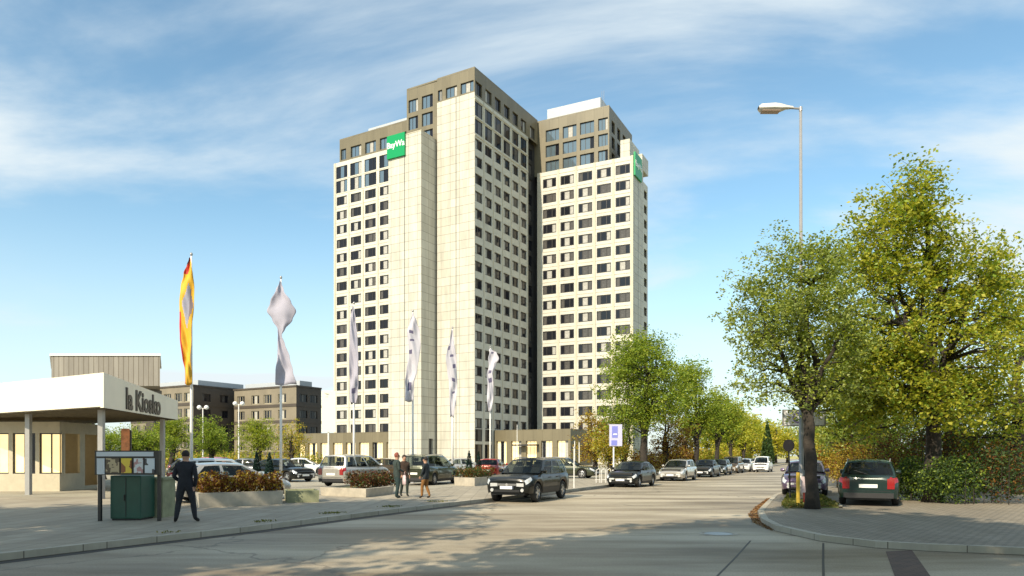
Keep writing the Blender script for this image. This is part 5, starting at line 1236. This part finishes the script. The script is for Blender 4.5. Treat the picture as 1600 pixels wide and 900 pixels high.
p4 = pose(ankle_l=(-.09,.13,.085), toe_l=(-.09,.27,.03), knee_l=(-.09,.12,.50), ankle_r=(.09,-.16,.085), toe_r=(.09,-.02,.03), knee_r=(.09,.0,.50), elb_l=(-.24,.02,1.13), wri_l=(-.20,.14,.93))
person('boy in dark jacket and orange brown trousers walking on the pavement', (at(665,27), 27), R(70), 1.52, p4, [(.014,.02,.026),(.22,.10,.025),(.02,.015,.01)], (.015,.012,.01), z=.12, build_=1.12)

# ------------------------------------------------------------------ trees
# kerb tree in front of the lamp
X, Y = at(1269,21.5), 21.5
tree('slender grey green tree on the kerb island with a dark forked trunk', (X,Y), 2.9, .165, [(-.55,0,6.0,1.95,1.9,2.3,4),(-1.6,0,5.2,1.25,1.3,1.5,2),(-.5,.1,7.0,1.2,1.2,1.15,1.2),(.45,0,5.6,1.2,1.5,2.3,1.6),(-1.3,0,3.7,1.3,1.2,.8,.9),(.6,0,3.7,1.0,1.0,.7,.5)], 27000, .09, M['leaf_grey'], 11, clumps=125, spread=.22, forks=7, sides=10, z=.15, mats2=(M['leaf_lime'], .3), lean=(-.12,0), clumpy=.45)
# large yellow green tree at the right
X, Y = 14.3, 24.6
tree('big yellow green tree towering over the dark green estate', (X,Y), 3.2, .24, [(-.3,0,5.8,3.3,3.0,3.0,6),(-.9,0,9.0,1.5,1.6,1.8,2.2),(-.6,0,10.7,.6,.7,.8,.45),(-2.4,0,9.1,.4,.4,.7,.14),(-3.3,0,8.3,.35,.3,.4,.08),(-2.3,0,7.4,1.3,1.4,1.5,1.2),(-2.6,-.3,4.6,1.8,1.7,1.9,2),(1.6,0,7.4,1.9,1.9,1.8,2),(-1.2,-1.2,3.4,2.0,1.2,1.0,1),(-3.5,-.4,5.2,1.2,1.2,2.0,1.3),(-3.0,-.2,3.2,1.6,1.2,.9,.9),(1.8,-.6,3.6,2,1.4,1.2,1)], 50000, .125, M['leaf_yellow'], 12, clumps=230, spread=.29, forks=9, sides=10, z=.12, mats2=(M['leaf_green'], .35), clumpy=.5)
# street trees along the left kerb
rowt = 'street trees along the left kerb'
def rowtree(label, X, Y, top, rad, n, leaf, m, seed, m2=None, low=3.3, **k):
    h = top - low
    return tree(label, (X,Y), low*.95, .17+rad*.03, [(0,0,low+h*.48,rad*.95,rad*.9,h*.42,4),(-rad*.35,0,low+h*.62,rad*.6,rad*.6,h*.36,1.5),(rad*.4,0,low+h*.40,rad*.6,rad*.6,h*.3,1.5),(.0,0,low+h*.8,rad*.5,rad*.5,h*.2,.9),(-rad*.3,0,low+h*.2,rad*.65,rad*.5,h*.16,.9)], n, leaf, m, seed, z=.12, mats2=m2, **k)
rowtree('large fresh green street tree behind the blue sign', at(1006,56), 56, 11.6, 3.5, 26000, .17, M['leaf_green'], 31, (M['leaf_lime'], .35), low=3.2, group=rowt, clumps=120, spread=.42)
rowtree('green street tree next beyond the large fresh green one', at(1088,72), 72, 10.7, 3.0, 13000, .20, M['leaf_green'], 32, (M['leaf_lime'], .45), low=3.3, group=rowt, clumps=80, spread=.45)
rowtree('third tree of the kerb row, light green', at(1120,88), 88, 9.6, 3.0, 8000, .25, M['leaf_lime'], 33, (M['leaf_green'], .4), low=3.3, group=rowt, clumps=60, spread=.5)
rowtree('fourth tree of the kerb row, yellow green', at(1142,104), 104, 9.5, 3.1, 6000, .30, M['leaf_lime'], 34, (M['leaf_sun'], .5), low=3, group=rowt, clumps=50, spread=.5)
rowtree('last tree of the kerb row, golden green', at(1162,122), 122, 9.2, 3.3, 5000, .34, M['leaf_sun'], 35, (M['leaf_lime'], .4), low=2.6, group=rowt, clumps=45, spread=.55)
rn = random.Random(77)
far = [(1126,150,9.6,'yellow'),(1150,152,9.0,'lime'),(1172,146,8.6,'yellow'),(1192,158,9.2,'lime'),(1212,150,8.2,'yellow'),(1230,160,8.8,'lime'),(1250,150,8.4,'yellow'),(1272,156,9.0,'lime'),(1294,148,9.6,'yellow'),(1316,142,9.8,'lime'),(1340,150,10,'yellow'),(1105,160,9.5,'lime')]
words_ = ['first','second','third','fourth','fifth','sixth','seventh','eighth','ninth','tenth','eleventh','twelfth']
ordr = sorted(range(len(far)), key=lambda i: far[i][0])
for n_, i in enumerate(ordr):
    pxx, Y, top, c = far[i]
    rowtree(f"{words_[n_]} from the left of the sunlit {'yellow' if c=='yellow' else 'lime'} trees closing the road's end", at(pxx,Y), Y, top, 3.4+rn.random(), 2600, .45, M['leaf_sun' if c=='yellow' else 'leaf_lime'], 200+i, (M['leaf_sun'], .4), low=1.4, group='trees at the end of the road', name='roadside_tree', clumps=34, spread=.7, forks=4, sides=6)
# a dark spruce among them
X, Y = at(1199,138), 138
shrub('spruce', 'dark pointed spruce standing among the yellow trees at the end of the road', 'spruce', (X,Y), (2.8,2.8,8.2), 2200, .5, M['leaf_dark'], 66, shape='cone')
# right side background trees and shrubs
for i, (pxx, Y, top, rad, m_, lab) in enumerate([(1318,36,7.2,2.2,'grey','grey green tree behind the purple car'), (1385,40,7.8,2.6,'green','green tree behind the dark green estate'), (1480,34,6.5,2.6,'dark','dark green tree behind the yellow green one'), (1590,30,8.5,3.0,'yellow','yellow green tree at the edge of the view'), (1350,60,7.5,3,'yellow','sunlit tree far behind the purple car')]):
    rowtree(lab, at(pxx,Y), Y, top, rad, 9000 if Y < 50 else 5000, .13 if Y < 50 else .22, M['leaf_'+m_], 300+i, (M['leaf_green'], .3), low=1.6, name='garden_tree', clumps=60, spread=.4, forks=5, sides=6)
for i, (pxx, Y, sx, sy, sz, m_, m2, lab) in enumerate([(1428,25.5,1.5,1.4,1.55,'dark','leaf_green','round dark green bush right of the dark green estate'),(1490,23.9,2.3,1.3,1.6,'dark','leaf_green','wide dark green bush under the big yellow green tree'),
      (1395,31,3.2,1.8,2.7,'rust','leaf_green','rusty brown bush behind the dark green estate'),(1330,35,2.4,1.6,2.4,'gold','leaf_rust','golden bush between the purple car and the dark green estate'),(1470,31,3.4,1.8,3.3,'rust','leaf_dark','tall rust coloured bush behind the wide dark bush'),(1570,24,2.6,2.0,2.2,'dark','leaf_rust','dark bush at the edge of the setts')]):
    shrub('bush', lab, 'bush', (at(pxx,Y), Y), (sx,sy,sz), 4200, .085, M['leaf_'+m_], 400+i, z=.12, shape='round', mats2=(M[m2], .3))
for i, (pxx, Y, sx, sz, m_, m2, lab) in enumerate([(1440,44,9,3.4,'dark','leaf_green','tall dark hedge closing the setts area behind the bushes'),(1620,34,7,3.2,'rust','leaf_dark','tall rusty hedge at the far right of the setts'),(1345,50,6,2.6,'gold','leaf_rust','gold hedge between purple and green car, far back')]):
    shrub('hedge', lab, 'hedge', (at(pxx,Y), Y), (sx,1.6,sz), 11000, .15, M['leaf_'+m_], 450+i, z=.12, ang=R(-12), mats2=(M[m2], .35))
# hedges and autumn shrubs on the left of the road
for i, (pxx, Y, sx, sy, sz, n, m_, m2, lab) in enumerate([(1010,60.5,6.5,1.6,2.2,4200,'rust','leaf_gold','rusty autumn hedge behind the black hatchback'),(1060,70,8,1.8,2.6,4200,'rust','leaf_gold','rust and gold hedge behind the far parked cars'),(1108,96,14,2.5,2.6,3500,'gold','leaf_lime','golden hedge along the far pavement'),(1150,125,16,3,2.8,3000,'gold','leaf_yellow','pale gold hedge at the far bend')]):
    shrub('hedge', lab, 'hedge', (at(pxx,Y), Y), (sx,sy,sz), n, .14 if Y < 65 else .2 if Y < 90 else .34, M['leaf_'+m_], 500+i, z=.12, ang=R(62), mats2=(M[m2], .35))
for i, (pxx, Y, top, rad, m_, m2, lab) in enumerate([(930,62,5.6,1.8,'gold','leaf_rust','small golden autumn tree right of the entrance block'),(953,58,3.6,1.2,'gold','leaf_lime','low golden shrub tree behind the blue sign'),(1040,64,6.2,2.0,'rust','leaf_gold','small rust coloured tree under the large green street tree'),(1070,80,6.2,2.2,'rust','leaf_gold','orange autumn tree between the two green street trees'),(455,84,5.6,2.2,'gold','leaf_lime','pale golden tree in front of the brown office block'),(975,66,7,2.2,'dark','leaf_green','dark green young tree behind the large street tree')]):
    rowtree(lab, at(pxx,Y), Y, top, rad, 4200, .15, M['leaf_'+m_], 600+i, (M[m2], .35), low=1.0, name='autumn_tree', clumps=45, spread=.32, forks=5, sides=6)
# car park trees
lt = 'small round trees in the car park'
for i, (pxx, Y, rad, top, m2, lab) in enumerate([(268,52,1.25,4.35,.5,'small green tree at the tip of the kiosk canopy'),(330,56,1.45,4.5,.15,'small green tree right of the german flag pole'),(404,56,1.4,4.45,.8,'lime green round tree left of the second flagpole'),(222,44,1.5,3.2,.3,'low green tree seen under the kiosk canopy'),(160,48,1.6,3.4,.3,'green tree under the kiosk canopy, behind the newspaper stand')]):
    rowtree(lab, at(pxx,Y), Y, top, rad, 6500, .11, M['leaf_green'], 700+i, (M['leaf_lime'], m2), low=1.6, name='round_tree', clumps=50, spread=.26, forks=5, sides=6, group=lt)
for i, (pxx, Y, sx, sz, lab) in enumerate([(300,90,14,2.4,'golden hedge behind the car park, below the dark office block'),(420,92,14,2.2,'golden hedge behind the car park, below the brown office block'),(200,60,12,2.2,'gold green hedge beyond the kiosk')]):
    shrub('hedge', lab, 'hedge', (at(pxx,Y), Y), (sx,2,sz), 4200, .22, M['leaf_gold'], 800+i, z=.12, ang=R(-10), mats2=(M['leaf_green'], .4))
# shade trees beside and behind the camera: their shadows lie on the foreground
for i, (X, Y, low, top, rad) in enumerate(SHADE):
    rowtree(['tall tree standing back on the near pavement, left of the camera','tall tree standing back on the near pavement, right of the camera','tall tree where the left kerb bends towards the viewer','very tall tree just left of the viewer','tall tree on the near left pavement','second tall tree on the near left pavement','tall tree behind the viewer','tall tree further behind the viewer','tall tree at the near road edge','tall tree right behind the viewer'][i], X, Y, top, rad, 14000, .36, M['leaf_green'], 900+i, None, low=low, name='shade_tree', clumps=60, spread=.5, forks=6, sides=8)
# ------------------------------------------------------------------ camera, sun, sky
cam = bpy.data.cameras.new('camera'); co = bpy.data.objects.new('camera', cam); COL.objects.link(co)
cam.sensor_width = 36; cam.lens = 36*F/1600; cam.shift_y = (HY-450)/1600; cam.clip_start = .1; cam.clip_end = 6000
co.location = (0, 0, EYE); co.rotation_euler = (R(90), 0, 0); SC.camera = co
SUN_AZ = Vector((-.545, -.84)).normalized(); EL = R(38)
d = Vector((SUN_AZ.x*math.cos(EL), SUN_AZ.y*math.cos(EL), math.sin(EL)))
l = bpy.data.lights.new('sun', 'SUN'); l.energy = 5.0; l.angle = R(.5); l.color = (1, .87, .66)
lo = bpy.data.objects.new('sun', l); COL.objects.link(lo); lo.rotation_euler = d.to_track_quat('Z', 'Y').to_euler(); lo.location = (0,0,50)
w = bpy.data.worlds.new('World'); SC.world = w; w.use_nodes = True; nt = w.node_tree; N = nt.nodes; L = nt.links
bg = N['Background']; sky = N.new('ShaderNodeTexSky'); sky.sky_type = 'NISHITA'; sky.sun_disc = False; sky.sun_elevation = EL
sky.sun_rotation = math.atan2(d.x, d.y); sky.altitude = 0; sky.air_density = 1.0; sky.dust_density = .6; sky.ozone_density = 2.2
tc = N.new('ShaderNodeTexCoord'); sep = N.new('ShaderNodeSeparateXYZ'); L.new(tc.outputs['Generated'], sep.inputs['Vector'])
# cloud layer: direction projected on a high plane
mz = N.new('ShaderNodeMath'); mz.operation = 'MAXIMUM'; mz.inputs[1].default_value = .02; L.new(sep.outputs['Z'], mz.inputs[0])
az = N.new('ShaderNodeMath'); az.operation = 'ADD'; az.inputs[1].default_value = .16; L.new(mz.outputs[0], az.inputs[0])
dx = N.new('ShaderNodeMath'); dx.operation = 'DIVIDE'; L.new(sep.outputs['X'], dx.inputs[0]); L.new(az.outputs[0], dx.inputs[1])
dy = N.new('ShaderNodeMath'); dy.operation = 'DIVIDE'; L.new(sep.outputs['Y'], dy.inputs[0]); L.new(az.outputs[0], dy.inputs[1])
cb = N.new('ShaderNodeCombineXYZ'); L.new(dx.outputs[0], cb.inputs[0]); L.new(dy.outputs[0], cb.inputs[1]); cb.inputs[2].default_value = CLOUD_SEED
mp = N.new('ShaderNodeMapping'); mp.inputs['Scale'].default_value = (.55, .95, 1); mp.inputs['Rotation'].default_value = (0,0,R(22)); L.new(cb.outputs[0], mp.inputs['Vector'])
n1 = N.new('ShaderNodeTexNoise'); n1.inputs['Scale'].default_value = 1.1; n1.inputs['Detail'].default_value = 9; n1.inputs['Roughness'].default_value = .56; n1.inputs['Distortion'].default_value = .45; L.new(mp.outputs[0], n1.inputs['Vector'])
r1 = N.new('ShaderNodeMapRange'); r1.interpolation_type = 'SMOOTHSTEP'; r1.inputs['From Min'].default_value = .42; r1.inputs['From Max'].default_value = .69; L.new(n1.outputs['Fac'], r1.inputs['Value'])
m1 = N.new('ShaderNodeMath'); m1.operation = 'MULTIPLY'; m1.inputs[1].default_value = .80; L.new(r1.outputs['Result'], m1.inputs[0])
# pale veil towards the horizon
rz_ = N.new('ShaderNodeMapRange'); rz_.inputs['From Min'].default_value = .0; rz_.interpolation_type = 'SMOOTHSTEP'; rz_.inputs['From Max'].default_value = .34; rz_.inputs['To Min'].default_value = .72; rz_.inputs['To Max'].default_value = .0; L.new(sep.outputs['Z'], rz_.inputs['Value'])
mx0 = N.new('ShaderNodeMath'); mx0.operation = 'MAXIMUM'; L.new(m1.outputs[0], mx0.inputs[0]); L.new(rz_.outputs['Result'], mx0.inputs[1])
ad = N.new('ShaderNodeMath'); ad.operation = 'ADD'; ad.use_clamp = True; sm = N.new('ShaderNodeMath'); sm.operation = 'MULTIPLY'; sm.inputs[1].default_value = .35; L.new(m1.outputs[0], sm.inputs[0]); L.new(mx0.outputs[0], ad.inputs[0]); L.new(sm.outputs[0], ad.inputs[1])
tint = N.new('ShaderNodeMix'); tint.data_type = 'RGBA'; tint.blend_type = 'MULTIPLY'; tint.inputs['Factor'].default_value = 1; L.new(sky.outputs['Color'], tint.inputs['A']); tint.inputs['B'].default_value = SKYTINT
mx = N.new('ShaderNodeMix'); mx.data_type = 'RGBA'; L.new(ad.outputs[0], mx.inputs['Factor']); L.new(tint.outputs['Result'], mx.inputs['A']); mx.inputs['B'].default_value = CLOUDCOL
L.new(mx.outputs['Result'], bg.inputs['Color']); bg.inputs['Strength'].default_value = .10
SC.view_settings.view_transform = 'Standard'; SC.view_settings.look = 'None'; SC.view_settings.gamma = 1; SC.view_settings.use_curve_mapping = False
SC.view_settings.exposure = 0.42
SC.cycles.max_bounces = 6; SC.cycles.diffuse_bounces = 3; SC.cycles.transparent_max_bounces = 4; SC.cycles.use_denoising = True
SC.cycles.sample_clamp_indirect = 8
